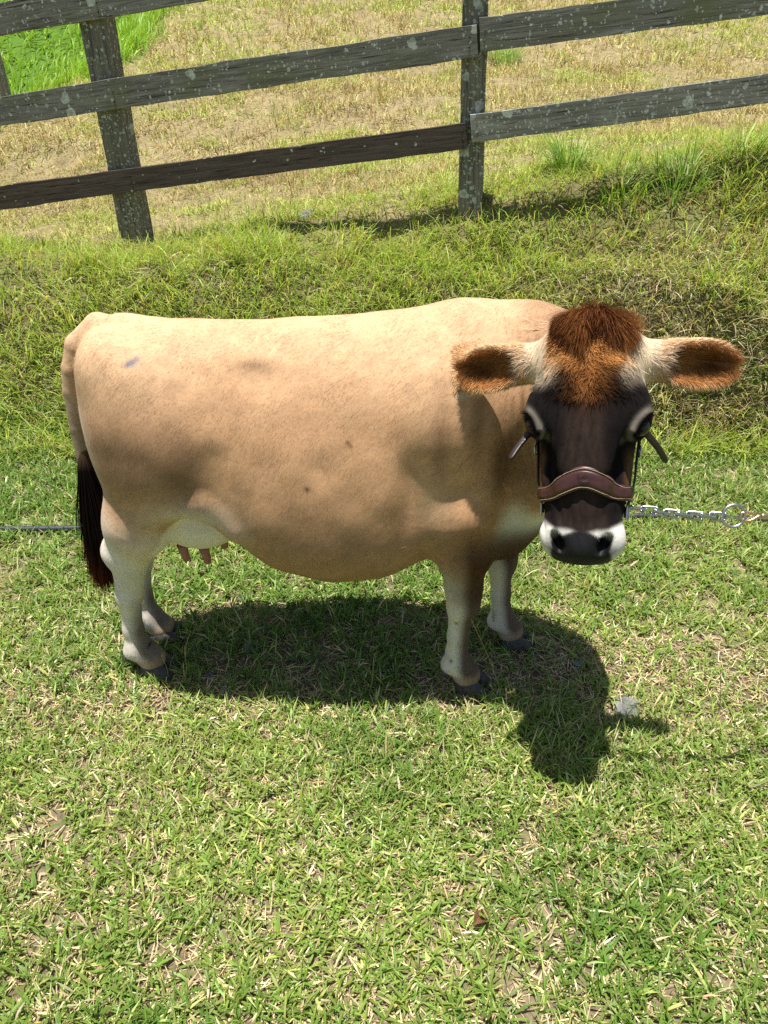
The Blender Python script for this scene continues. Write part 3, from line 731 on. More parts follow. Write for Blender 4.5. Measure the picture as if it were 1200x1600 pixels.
# --- hair made of fine tapering ribbons
def sample(V, Q, N, dens, count):
    a, b, c_, d = (V[Q[:, i]] for i in range(4))
    area = .5 * np.linalg.norm(np.cross(b - a, c_ - a), axis=1) + .5 * np.linalg.norm(np.cross(c_ - a, d - a), axis=1)
    w = area * dens(((a + c_) / 2)); w = w / w.sum()
    i = rng.choice(len(Q), count, p=w); u, v = rng.random((2, count, 1))
    P = (V[Q[i, 0]] * (1 - u) + V[Q[i, 1]] * u) * (1 - v) + (V[Q[i, 3]] * (1 - u) + V[Q[i, 2]] * u) * v
    Nn = N[Q[i, 0]] * (1 - u) * (1 - v) + N[Q[i, 2]] * (1 - (1 - u) * (1 - v)); return P, Nn / np.maximum(np.linalg.norm(Nn, axis=1, keepdims=True), 1e-6)
def ribbons(P, N, D, L, W, lift, C, nseg=1, curl=None, droop=None):
    """P roots, N surface normals, D lay direction, lift = how far hairs stand off (0..1)"""
    n = len(P); D = D - N * np.sum(D * N, 1, keepdims=True); D /= np.maximum(np.linalg.norm(D, axis=1, keepdims=True), 1e-6)
    S = np.cross(N, D); lift = np.broadcast_to(lift, n)[:, None]; L = np.broadcast_to(L, n)[:, None]; W = np.broadcast_to(W, n)[:, None]
    rows = []; pos = P - N * .0008
    Vv = []; step = L / nseg
    dirv = D * np.sqrt(np.maximum(1 - lift ** 2, 0)) + N * lift
    for k in range(nseg):
        t = k / nseg; w = W * (1 - t ** 2 * .8) * .5
        Vv += [pos - S * w, pos + S * w]
        pos = pos + dirv * step
        if droop is not None: dirv = dirv + droop / nseg
        if curl is not None: dirv = dirv + curl * (np.sin((k + 1) * 1.3)) / nseg
        dirv = dirv / np.linalg.norm(dirv, axis=1, keepdims=True)
    Vv.append(pos); m = 2 * nseg + 1
    V = np.stack(Vv, 1).reshape(-1, 3); b = np.arange(n)[:, None] * m
    F = []
    if nseg > 1:
        k = np.arange(nseg - 1)[None, :]; F.append(np.stack([(b + 2 * k).ravel(), (b + 2 * k + 1).ravel(), (b + 2 * k + 3).ravel(), (b + 2 * k + 2).ravel()], 1))
    F.append(np.hstack([b + 2 * nseg - 2, b + 2 * nseg - 1, b + 2 * nseg])); return V, F, np.repeat(C, m, 0)
def rnd(n): return rng.normal(size=(n, 3))
def hair(name, *a, parent=cow, **k):
    V, F, C = ribbons(*a, **k); o = mesh_np(name, V, F, M_HAIR, cols=C); adopt(o, parent) if parent is cow else setattr(o, 'parent', parent)
    return o
# short coat over the whole skin
def dens(p): 
    q = hq(p)
    near = np.where(p[:, 1] < CY + .02, 1.0, .35); head = (np.abs(q[:, 0]) < .2) & (q[:, 1] > -.06) & (q[:, 1] < .43) & (q[:, 2] > -.14)
    bare = (q[:, 1] > .45) & (np.abs(q[:, 0]) < .1) & (np.abs(q[:, 2]) < .12)
    for k in (-1, 1):
        d = (p - EYE[k][0]) @ EYE[k][1].T
        bare |= (np.sqrt((d[:, 0] / 1.5) ** 2 + d[:, 1] ** 2) < .019) & (np.abs(d[:, 2]) < .05)
    ud = (p[:, 2] < .56) & (p[:, 0] > -.62) & (p[:, 0] < -.37) & (np.abs(p[:, 1] - CY) < .11)
    return near * np.where(head, 1.6, 1.0) * np.where(bare | ud, 0.0, 1.0) * (p[:, 2] > .04)
n = 215000
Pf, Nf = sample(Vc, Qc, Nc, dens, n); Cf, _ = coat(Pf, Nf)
q = hq(Pf)
headm = (np.abs(q[:, 0]) < .15) & (q[:, 1] > -.05) & (q[:, 2] > -.12)
D = np.tile(np.array([-.75, 0, -.66]), (n, 1))
D[(Pf[:, 2] < .55)] = (-.15, 0, -1); D[Pf[:, 0] > .26] = (-.35, -.1, -.9)
D[headm] = HA
mid = headm & (q[:, 1] > .16) & (q[:, 1] < .30); D[mid] = (HA * .2 + HR * 0) + (np.sign(q[mid, 0]) * np.abs(q[mid, 0]) / .05)[:, None] * HR * .5
swirl = noise3(Pf[:, 0] * 6, Pf[:, 1] * 6, Pf[:, 2] * 6, 9)
D = D + rnd(n) * .13 + np.stack([.35 * swirl, 0 * swirl, -.2 * swirl], 1)
val = np.exp(rng.normal(size=(n, 1)) * .10); ed = np.minimum(*[np.linalg.norm(Pf - EYE[k][0], axis=1) for k in (-1, 1)])
L = np.where(headm, np.where(q[:, 1] > .14, .0065, .0095), .0105) * rng.uniform(.7, 1.4, n) * (.45 + .55 * sstep(.03, .055, ed))
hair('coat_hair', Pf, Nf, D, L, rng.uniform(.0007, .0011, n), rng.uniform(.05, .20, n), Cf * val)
# forelock
n = 12000
th = rng.uniform(-1, 1, n); r0 = .069 * np.sign(th) * np.abs(th) ** 1.1; s0 = -.020 + rng.normal(size=n) * .013 + 5 * r0 ** 2; 
root = POLL + HR * r0[:, None] + HA * s0[:, None] + HN * .20
def to_skin(p, d, steps=26):
    for _ in range(steps):
        f = evalF(p); p = p + d * np.clip(f, -.03, .03)[:, None]
    return p
root = to_skin(root, -HN[None, :] * np.ones((n, 1))); ok = np.abs(evalF(root)) < .006; root = root[ok]; n = len(root)
gr = grad(root); gr /= np.linalg.norm(gr, axis=1, keepdims=True); r0 = (root - POLL) @ HR; s0 = (root - POLL) @ HA
D = HA[None] * (.9 + 0 * r0[:, None]) + HR[None] * (r0 / .09 * .5 - .06)[:, None] + rnd(n) * .10
cl = noise2(r0 * 55, s0 * 22, 77)                                             # locks
D = D + HR[None] * (cl * .35)[:, None]
Ch = lerpc(np.tile(AUBURN, (n, 1)), ORANGE * .9, np.clip(.25 * rng.random(n) + .5 * sstep(.045, .09, np.abs(r0)) + .35 * np.clip(cl, 0, 1), 0, 1)) * np.exp(rng.normal(size=(n, 1)) * .30)
Lh = (.060 - .028 * (np.abs(r0) / .08) + .020 * cl) * rng.uniform(.45, 1.25, n)
hair('forelock', root, gr, D, Lh, .0009, np.clip(.50 - 6 * (s0 + .02), .15, .8) * rng.uniform(.6, 1.2, n), Ch, nseg=4, droop=(np.array([0, 0, -.55]) + HN * -.25)[None])
# curls on the forehead
n = 5200
root = POLL + HR * (rng.normal(size=(n, 1)) * .036) + HA * rng.uniform(.00, .145, (n, 1)) + HN * .2
root = to_skin(root, -HN[None] * np.ones((n, 1))); gr = grad(root); gr /= np.linalg.norm(gr, axis=1, keepdims=True)
q = hq(root); sw = noise2(q[:, 0] * 32, q[:, 1] * 32, 88); c0, _ = coat(root, gr)
D = HA[None] * (.55 + .5 * sw[:, None]) + HR[None] * (np.sign(q[:, 0]) * .4 + .9 * noise2(q[:, 0] * 40, q[:, 1] * 40, 89))[:, None] + rnd(n) * .2
hair('forehead_hair', root, gr, D, rng.uniform(.012, .024, n), .0011, rng.uniform(.2, .5, n), c0 * np.exp(rng.normal(size=(n, 1)) * .25), nseg=3, curl=rnd(n) * .6)
# hair in and about the ears
EARH = []
for k in (-1, 1):
    base, ef, ec2 = EAR[k]; n = 7000
    u = rng.uniform(-1, 1, (n, 2)); u[:, 0] *= .090; u[:, 1] *= .046
    root = ec2 + ef[0] * (u[:, :1] + .008) + ef[1] * u[:, 1:] + ef[2] * .08
    root = to_skin(root, -ef[2][None] * np.ones((n, 1)), 20); ok = (np.abs(evalF(root)) < .004); root = root[ok]; n = len(root)
    gr = grad(root); gr /= np.maximum(np.linalg.norm(gr, axis=1, keepdims=True), 1e-6); d = (root - ec2) @ ef.T; c0, _ = coat(root, gr)
    lock = noise2(d[:, 0] * 60, d[:, 1] * 60, 90 + k)
    D = ef[0][None] * (.75 + .4 * lock[:, None]) + ef[1][None] * (np.where(d[:, 1] > 0, .3, -.75) + .5 * lock)[:, None] + rnd(n) * .25
    edge = sstep(.75, 1.05, np.sqrt((d[:, 0] / .088) ** 2 + (d[:, 1] / .046) ** 2))
    cc = lerpc(c0, srgb(212, 172, 124), .75 * edge) * np.exp(rng.normal(size=(n, 1)) * .28)
    EARH.append(ribbons(root, gr, D, rng.uniform(.012, .028, n) * (1 - .35 * edge), .0009, rng.uniform(.12, .45, n), cc, nseg=3, droop=np.array([[0, 0, -.35]])))
for k in (-1, 1):                                                           # long pale hair fanning out of the ear's base
    base, ef, ec2 = EAR[k]; n = 420
    root = ec2 + ef[0] * rng.uniform(-.088, -.040, (n, 1)) + ef[1] * rng.normal(size=(n, 1)) * .022 - ef[0] * .012 + ef[2] * .07
    root = to_skin(root, -ef[2][None] * np.ones((n, 1)), 20); ok = np.abs(evalF(root)) < .004; root = root[ok]; n = len(root)
    gr = grad(root); gr /= np.maximum(np.linalg.norm(gr, axis=1, keepdims=True), 1e-6)
    D = ef[0][None] * 1.0 + ef[1][None] * rng.normal(size=(n, 1)) * .35 + rnd(n) * .15
    V2, F2, C2 = ribbons(root, gr, D, rng.uniform(.014, .034, n), .0008, rng.uniform(.15, .45, n), lerpc(np.tile(CREAM, (n, 1)), np.tile(srgb(196, 150, 100), (n, 1)), rng.random(n) * .7), nseg=3, droop=np.array([[0, 0, -.3]]))
    V1, F1, C1 = EARH[(k + 1) // 2]; o = mesh_np('ear_hair', np.vstack([V1, V2]), [np.vstack([a, b + len(V1)]) for a, b in zip(F1, F2)], M_HAIR, cols=np.vstack([C1, C2])); adopt(o, cow)
# tail switch
n = 6500
t0 = rng.random(n); zz = .74 - .30 * t0 ** 1.2; xx = np.interp(-zz, [-.80, -.66, -.52, -.40], [-.780, -.790, -.802, -.806]); an = rng.uniform(0, 2 * np.pi, n)
Nn = np.stack([np.cos(an), np.sin(an), 0 * an], 1); rr = np.where(zz > .50, .013, .004)
root = np.stack([xx, np.full(n, CY - .025), zz], 1) + Nn * rr[:, None]
D = np.tile(np.array([-.04, -.02, -1.0]), (n, 1)) + rnd(n) * .07
fall = np.clip(rng.uniform(.55, 1.0, n), 0, 1); Lh = np.minimum((zz - .30) * fall + .02, .26)
Ch = np.tile(srgb(24, 18, 16), (n, 1)); Ch = lerpc(Ch, srgb(96, 48, 26), .8 * sstep(.42, .33, zz - Lh) * rng.random(n)); Ch = Ch
V, F, C = ribbons(root, Nn, D, Lh, .0022, rng.uniform(.02, .20, n), Ch * np.exp(rng.normal(size=(n, 1)) * .25), nseg=5, droop=np.array([[.0, 0, -.5]]), curl=rnd(n) * .12)
C = lerpc(C, srgb(120, 96, 72), .8 * sstep(.70, .74, V[:, 2])); tip = sstep(.40, .30, V[:, 2]); C = lerpc(C, srgb(92, 44, 24), .7 * tip)
o = mesh_np('tail_switch', V, F, M_HAIR, cols=C); adopt(o, cow)

# --- eyes with lashes
for k in (-1, 1):
    ec, er = EYE[k]; out = er[2]
    bm = bmesh.new(); bmesh.ops.create_uvsphere(bm, u_segments=24, v_segments=16, radius=.0215)
    bmesh.ops.translate(bm, verts=bm.verts, vec=Vector(ec + out * .0055)); o = mesh_bm('eye', bm, M_EYE); adopt(o, cow)
    n = 150; t = rng.uniform(-1, 1, n); brow = er[1] * (-1 if er[1] @ HA > 0 else 1)
    root = ec + out * .0235 + er[0] * (t * .024)[:, None] + brow * (.0125 - .006 * t ** 2)[:, None] + rnd(n) * .0012
    D = HR[None] * k * .75 + HA[None] * .35 + HN[None] * .30 + er[0][None] * (t * .5)[:, None] + rnd(n) * .15
    Nn = np.tile(brow, (n, 1))
    V, F, C = ribbons(root, Nn, D, rng.uniform(.016, .027, n), .0011, .15, np.tile(BLACK * .5, (n, 1)), nseg=3, droop=HA[None] * .5)
    l = mesh_np('eyelash', V, F, M_HAIR, cols=C, parent=None); l.parent = o; l.matrix_parent_inverse = o.matrix_basis.inverted() @ Matrix.Translation(cow.location) @ Matrix.Translation(cow.location).inverted()

# --- hooves (two claws each), dew claws and teats
def claw_mesh():
    """one claw, toe towards +x, sole at z=0"""
    prof = [(-.042, .026, .020, .030), (-.030, .0, .025, .046), (-.005, .0, .027, .056), (.020, .0, .0245, .050), (.042, .0, .018, .034), (.056, .0, .010, .016)]
    bm = bmesh.new(); rings = []
    for x, zb, w, zt in prof:
        ring = []
        for a in np.linspace(0, 2 * np.pi, 14, endpoint=False):
            cy, cz = math.cos(a), math.sin(a); ex = .75
            y = w * np.sign(cy) * abs(cy) ** ex; z = (zt * .5) * (1 + np.sign(cz) * abs(cz) ** ex)
            shr = 1 - .28 * (z / .056) * (1 if True else 0)
            if z < .004: shr = 1.02
            ring.append(bm.verts.new((x - .20 * z, y * shr, max(z, .0) if zb == 0 else z * .8 + .006)))
        rings.append(ring)
    for a, b in zip(rings[:-1], rings[1:]):
        for i in range(14): bm.faces.new((a[i], a[(i + 1) % 14], b[(i + 1) % 14], b[i]))
    bm.faces.new(rings[0][::-1]); bm.faces.new(rings[-1]); bmesh.ops.recalc_face_normals(bm, faces=bm.faces)
    return bm
claw = None
for (fx, fy, yaw, sc) in ((-.690, 1.672, -.12, 1.0), (-.703, 1.822, .05, 1.0), (.262, 1.600, -.25, 1.0), (.420, 1.793, .05, 1.0)):
    h0 = float(H(np.array([fx]), np.array([fy]))[0])
    for sd in (-1, 1):
        if claw is None: claw = mesh_bm('hoof', claw_mesh(), M_HOOF); oc = claw
        else: oc = claw.copy(); col.objects.link(oc)
        oc.parent = cow; oc.matrix_parent_inverse = Matrix.Translation(cow.location).inverted()
        oc.location = (fx - math.sin(yaw) * sd * .024, fy + math.cos(yaw) * sd * .024, h0 - .004); oc.rotation_euler = (0, 0, yaw + sd * .10); oc.scale = (sc, sc, sc * 1.05)
for (tx, ty, tz, ln) in ((-.555, 1.675, .455, .042), (-.495, 1.670, .452, .044), (-.450, 1.70, .475, .036), (-.53, 1.80, .455, .042)):
    bm = bmesh.new(); rings = []
    for t, r_ in ((0, .016), (.35, .0125), (.75, .0115), (.95, .009), (1.0, .004)):
        rings.append([bm.verts.new((tx + r_ * math.cos(a) + .006 * t, ty + r_ * math.sin(a), tz + .012 - (ln + .012) * t)) for a in np.linspace(0, 2 * np.pi, 12, endpoint=False)])
    for a, b in zip(rings[:-1], rings[1:]):
        for i in range(12): bm.faces.new((a[i], b[i], b[(i + 1) % 12], a[(i + 1) % 12]))
    bm.faces.new(rings[-1]); bm.faces.new(rings[0][::-1]); bmesh.ops.recalc_face_normals(bm, faces=bm.faces)
    o = mesh_bm('teat', bm, M_TEAT); adopt(o, cow)
# dew claws behind the fetlocks
dew = None
for (fx, fy) in ((-.770, 1.672), (-.782, 1.822), (.182, 1.605), (.340, 1.80)):
    for sd in (-1, 1):
        if dew is None:
            bm = bmesh.new(); bmesh.ops.create_icosphere(bm, subdivisions=2, radius=1)
            for v in bm.verts: v.co = Vector((v.co.x * .009 - .004 * (v.co.z < 0), v.co.y * .0085, v.co.z * .013))
            dew = mesh_bm('dewclaw', bm, M_HOOF); oc = dew
        else: oc = dew.copy(); col.objects.link(oc)
        oc.parent = cow; oc.matrix_parent_inverse = Matrix.Translation(cow.location).inverted(); oc.location = (fx, fy + sd * .018, .072); oc.rotation_euler = (0, .5, 0)

# ================================================================== GRASS (stuff nobody could count)
def blade_mesh(P, az, lean, bend, L, W, C, nseg, prof, twist=None, tipc=None):
    """curved tapering blades; prof = width at each of the nseg roots (the tip is a point)"""
    n = len(P); hx, hy = np.cos(az), np.sin(az); tw = rng.normal(size=n) * .5 if twist is None else twist
    sx, sy, sz = -hy * np.cos(tw), hx * np.cos(tw), np.sin(tw) * .8
    S = np.stack([sx, sy, sz], 1); pos = np.array(P, float); rows = []; st = (L / nseg)[:, None]
    for k in range(nseg):
        w = (W * prof[k] * .5)[:, None]; rows += [pos - S * w, pos + S * w]
        th = lean + bend * (k + .5) / nseg
        pos = pos + st * np.stack([np.sin(th) * hx, np.sin(th) * hy, np.cos(th)], 1)
    rows.append(pos); m = 2 * nseg + 1
    V = np.stack(rows, 1).reshape(-1, 3); b = np.arange(n)[:, None] * m; F = []
    if nseg > 1:
        k = np.arange(nseg - 1)[None, :]; F.append(np.stack([(b + 2 * k).ravel(), (b + 2 * k + 1).ravel(), (b + 2 * k + 3).ravel(), (b + 2 * k + 2).ravel()], 1))
    F.append(np.hstack([b + 2 * nseg - 2, b + 2 * nseg - 1, b + 2 * nseg]))
    return V, F, np.repeat(C, m, 0)
class Acc:
    def __init__(s): s.V = []; s.F3 = []; s.F4 = []; s.C = []; s.n = 0
    def add(s, V, F, C):
        for f in F: (s.F4 if f.shape[1] == 4 else s.F3).append(f + s.n)
        s.V.append(V); s.C.append(C); s.n += len(V)
    def build(s, name, mat):
        return mesh_np(name, np.vstack(s.V), [np.vstack(f) for f in (s.F3, s.F4) if f], mat, cols=np.vstack(s.C))
def scatter(y0, y1, dens, half, thin=None):
    """points on the land between y0 and y1, within a wedge a good step wider than the view"""
    A = (y1 - y0) * (half(y1) + half(y0)); n = int(A * dens)
    y = rng.uniform(y0, y1, int(n * 1.6)); x = rng.uniform(-1, 1, len(y)) * half(y1)
    k = np.abs(x) < half(y); x, y = x[k][:n], y[k][:n]
    if thin is not None: k = rng.random(len(x)) < thin(x, y); x, y = x[k], y[k]
    return x, y
half = lambda y: .55 * y + 1.45
def tint(n, base, var=.22, hue=.10):
    c = np.tile(base, (n, 1)) * np.exp(rng.normal(size=(n, 1)) * var); return np.clip(c * np.exp(rng.normal(size=(n, 3)) * hue * np.array([1, .4, .6])), 0, .9)
G1 = srgb(134, 156, 70); G2 = srgb(98, 130, 50); G3 = srgb(180, 188, 112); STRAW = srgb(216, 200, 158); STRAW2 = srgb(180, 154, 112); GB = srgb(128, 164, 40)
def clear_of_hooves(x, y, rad=.036):
    k = np.ones(len(x), bool)
    for fx, fy in ((-.69, 1.672), (-.703, 1.822), (.262, 1.60), (.42, 1.793)): k &= np.hypot(x - fx, y - fy) > rad
    return k

# --- the grazed turf in front: rosettes of short broad leaves over straw
turf = Acc()
x, y = scatter(.35, 3.45, 4200, half, lambda x, y: np.clip((1.05 - .62 * path_mask(x, y)) * (.66 + .75 * fbm2(x * 3.6, y * 3.6, 101) + .25 * noise2(x * 17, y * 17, 102)) + .12, .05, 1) * np.interp(y, [.3, 1.6, 3.4], [1, .92, .85]))
k = clear_of_hooves(x, y); x, y = x[k], y[k]; z = H(x, y)
nl = rng.integers(3, 7, len(x)); idx = np.repeat(np.arange(len(x)), nl); n = len(idx)
green = fbm2(x * 2.2, y * 2.2, 111)[idx]; far = sstep(1.75, 2.2, y[idx])
az = rng.uniform(0, 2 * np.pi, len(x))[idx] + np.concatenate([np.arange(q) for q in nl]) * 2.4 + rng.normal(size=n) * .5
L = rng.uniform(.018, .058, n) * (1 + .3 * green) * (1 + .15 * far); W = rng.uniform(.0032, .0070, n) * (1 + .1 * far)
c = lerpc(tint(n, G1), tint(n, G2), sstep(-.3, .5, green + .35 * far) * .85); pick = rng.random(n)
c = np.where((pick < .10)[:, None], tint(n, G3), c); c = np.where((pick > .92 + .05 * far)[:, None], tint(n, STRAW), c)
Pp = np.stack([x[idx], y[idx], z[idx] + rng.uniform(.0, .012, n)], 1)
turf.add(*blade_mesh(Pp, az, rng.uniform(.35, 1.25, n), rng.uniform(.1, .9, n), L, W, c, 2, (.55, 1.0)))
# longer, thinner blades that stand up here and there, most of all along the worn strip
x, y = scatter(.35, 3.4, 5200, half, lambda x, y: np.clip(.18 + .75 * sstep(.1, .6, fbm2(x * 3.3, y * 3.3, 121)) + .55 * np.exp(-((y - 1.40) / .16) ** 2), 0, 1) * (1 - .55 * path_mask(x, y)))
k = clear_of_hooves(x, y); x, y = x[k], y[k]; n = len(x)
c = lerpc(tint(n, G1), tint(n, G3), rng.random(n) * .9); c = np.where((rng.random(n) < .12)[:, None], tint(n, STRAW), c)
turf.add(*blade_mesh(np.stack([x, y, H(x, y)], 1), rng.uniform(0, 6.28, n), np.abs(rng.normal(size=n)) * .45, rng.uniform(.1, 1.3, n), rng.uniform(.03, .10, n) * (.8 + .5 * np.clip(fbm2(x * 3.3, y * 3.3, 121), 0, 1)), rng.uniform(.0020, .0042, n), c, 3, (.9, 1, .7)))
o = turf.build('grass', M_GRASS); tag(o, 'short grazed green turf around the cow', 'grass', kind='stuff')
# --- dead straw between the leaves
str_ = Acc()
x, y = scatter(.35, 3.45, 12000, half, lambda x, y: np.interp(y, [.3, 1.6, 2.1, 3.4], [1, .8, .35, .35]) * (.6 + .4 * path_mask(x, y)))
n = len(x); c = lerpc(tint(n, STRAW, .25, .06), tint(n, STRAW2, .3, .06), rng.random(n))
str_.add(*blade_mesh(np.stack([x, y, H(x, y) + rng.uniform(.001, .012, n)], 1), rng.uniform(0, 6.28, n), rng.uniform(1.2, 1.75, n), rng.normal(size=n) * .35, rng.uniform(.015, .05, n), rng.uniform(.0015, .0036, n), c, 2, (.9, 1.0)))

# --- the bank: long drooping blades, dead thatch hanging in the steep part
bank = Acc()
def bank_thin(x, y): return np.clip(.55 + .8 * fbm2(x * 2.6, y * 2.6, 131), .22, 1)
bh = lambda y: .56 * y + 1.2
x, y = scatter(3.05, 5.0, 7000, bh, bank_thin); n = len(x); z = H(x, y)
steep = np.clip((Hs(x, y + .06) - Hs(x, y - .06)) / .12, 0, 2); dr = sstep(.15, .75, .5 * fbm2(x * 1.5 + 5, y * 1.5, 141) + .35 * steep * sstep(.4, 1.6, x) + .15 * sstep(4.3, 4.9, y) + .12 * sstep(.8, 1.6, np.abs(x)) - .04)
cl = fbm2(x * 5, y * 5, 142); az = -np.pi / 2 + rng.normal(size=n) * 1.3 + cl
c = lerpc(tint(n, srgb(142, 170, 68)), tint(n, srgb(202, 206, 116)), rng.random(n) ** 1.5); dd = rng.random(n) < .12 + .70 * dr
c = np.where(dd[:, None], lerpc(tint(n, STRAW, .3), tint(n, srgb(130, 104, 66), .3), rng.random(n)), c)
L = rng.uniform(.06, .19, n) * (1 + .6 * np.clip(cl, -.6, 1)) * np.where(y > 4.5, .7, 1)
bank.add(*blade_mesh(np.stack([x, y, z - .004], 1), az, np.abs(rng.normal(size=n)) * .45 + .15 * steep + .05, rng.uniform(.3, 1.7, n), L, rng.uniform(.0035, .0070, n), c, 4, (.9, 1, .85, .55)))
# broad short leaves low on the bank
x, y = scatter(3.0, 4.4, 2600, bh, lambda x, y: sstep(4.0, 3.3, y) * .9 + .08); n = len(x)
bank.add(*blade_mesh(np.stack([x, y, H(x, y) + .01], 1), rng.uniform(0, 6.28, n), rng.uniform(.4, 1.2, n), rng.uniform(.1, 1, n), rng.uniform(.025, .06, n), rng.uniform(.005, .009, n), lerpc(tint(n, G1), tint(n, G3), rng.random(n) ** 2), 2, (.6, 1)))
o = bank.build('bank_grass', M_BANK); tag(o, 'long drooping grass on the bank behind the cow', 'grass', kind='stuff')
# dead stems matted on the steep face
x, y = scatter(3.2, 4.1, 3000, bh, lambda x, y: .25 + .75 * sstep(.2, 1.2, x)); n = len(x)
str_.add(*blade_mesh(np.stack([x, y, H(x, y) + rng.uniform(0, .03, n)], 1), -np.pi / 2 + rng.normal(size=n) * 1.0, rng.uniform(.9, 2.0, n), rng.uniform(.0, .8, n), rng.uniform(.05, .14, n), rng.uniform(.002, .0036, n), lerpc(tint(n, STRAW, .3), tint(n, srgb(120, 98, 66), .3), rng.random(n)), 3, (.9, 1, .6)))
o = str_.build('dead_grass', M_DRY); tag(o, 'dead straw lying between the green blades', 'dry grass', kind='stuff')

# --- the hillside beyond the fence: cropped dry grass in bunches with greener patches
hill = Acc(); hh = lambda y: .58 * y + 1.2
for y0, y1, de, sc in ((4.9, 7.0, 4900, 1.05), (7.0, 10.5, 2200, 1.55), (10.5, 19.0, 760, 2.4)):
    x, y = scatter(y0, y1, de, hh, lambda x, y: np.clip(.66 + 1.1 * fbm2(x * 3.2, y * 3.2, 151), .22, 1) * (1 - ridge_green(x, y))); n = len(x)
    gp = fbm2(x * .75, y * .75, 161) + .5 * fbm2(x * 2.6, y * 2.6, 162) + .55 * sstep(6.2, 4.9, y); gw = sstep(-.45, .3, gp) * .85; cl = fbm2(x * 3.2, y * 3.2, 151)
    dry = lerpc(tint(n, srgb(206, 194, 138), .20, .06), tint(n, srgb(152, 128, 86), .28, .06), np.clip(rng.random(n) * .8 + .6 * np.clip(-cl, 0, 1), 0, 1))
    dk = sstep(.25, .6, fbm2(x * 1.9 + 3, y * 1.9, 167) + .35 * fbm2(x * 6, y * 6, 168)); dry = lerpc(dry, tint(n, srgb(128, 98, 62), .3, .06), .75 * dk)
    c = np.where((rng.random(n) < .10 + gw)[:, None], lerpc(tint(n, srgb(148, 166, 78)), tint(n, srgb(192, 192, 112)), rng.random(n)), dry)
    hill.add(*blade_mesh(np.stack([x, y, H(x, y) - .004], 1), rng.uniform(0, 6.28, n), np.abs(rng.normal(size=n)) * .7, rng.uniform(.2, 1.8, n), rng.uniform(.04, .095, n) * (1 + .6 * np.clip(cl, -.5, 1)) * sc ** .6, rng.uniform(.003, .006, n) * sc, c, 2, (1, .9)))
o = hill.build('hillside_grass', M_DRY); tag(o, 'cropped straw-coloured grass on the hillside beyond the fence', 'dry grass', kind='stuff')
lush = Acc()
for x0, x1, y0, y1, n, sc in ((-9, -2.9, 7, 16, 25000, 1.5), (-16, -2.0, 16, 34, 22000, 3.0)):
    x = rng.uniform(x0, x1, n); y = rng.uniform(y0, y1, n); k = (rng.random(n) < ridge_green(x, y)) & (x > -.62 * y - 1.5); x, y = x[k], y[k]; n = len(x); cl = fbm2(x * 1.1, y * 1.1, 171)
    lush.add(*blade_mesh(np.stack([x, y, H(x, y)], 1), rng.normal(size=n) * .9 + .4, np.abs(rng.normal(size=n)) * .35, rng.uniform(.3, 1.2, n), rng.uniform(.12, .26, n) * (1 + .5 * cl) * sc ** .5, rng.uniform(.007, .013, n) * sc, lerpc(tint(n, GB), tint(n, srgb(150, 184, 60)), np.clip(rng.random(n) + .5 * cl, 0, 1)), 3, (1, .9, .6)))
o = lush.build('lush_grass', M_GRASS); tag(o, 'bright green uncut grass on the far slope', 'grass', kind='stuff')

# ================================================================== single tufts, stalks, stones
def tuft(px, py, Y, n, hgt, spread, colr, label, name='grass_tuft'):
    p = PY(px, py, Y); 
    for _ in range(30): p = PY(px, py, Y); gz = float(H(p[:1], p[1:2])[0]); Y += (p[2] - gz) * 1.2
    o0 = np.array([p[0], p[1], gz]); r = rng.random(n) ** .6 * spread; a = rng.uniform(0, 6.28, n)
    xx, yy = p[0] + r * np.cos(a), p[1] + r * np.sin(a)
    V, F, C = blade_mesh(np.stack([xx, yy, H(xx, yy) - .005], 1) - o0, a + rng.normal(size=n) * .6, rng.uniform(.05, .5, n), rng.uniform(.3, 1.5, n), hgt * rng.uniform(.5, 1.15, n), rng.uniform(.004, .0075, n), lerpc(tint(n, colr), tint(n, G3), rng.random(n) ** 2), 4, (.8, 1, .9, .6))
    o = mesh_np(name, V, F, M_GRASS, cols=C); o.location = o0; tag(o, label, 'grass tuft', 'taller tufts of grass on the slope')
tuft(888, 268, 4.6, 190, .26, .10, srgb(92, 142, 40), 'tall green grass tuft right of the fence post with lichen')
tuft(1060, 292, 4.4, 170, .24, .13, srgb(96, 146, 44), 'broad-leaved green tuft at the right end of the rail shadow')
tuft(975, 300, 4.5, 120, .19, .12, srgb(112, 152, 50), 'smaller green tuft between the two taller tufts by the fence')
tuft(790, 96, 9.0, 240, .26, .22, srgb(106, 164, 44), 'bright green tuft on the dry hillside under the upper rail')
tuft(1165, 255, 5.0, 120, .20, .14, srgb(118, 156, 54), 'green tuft below the lower rail at the right edge')
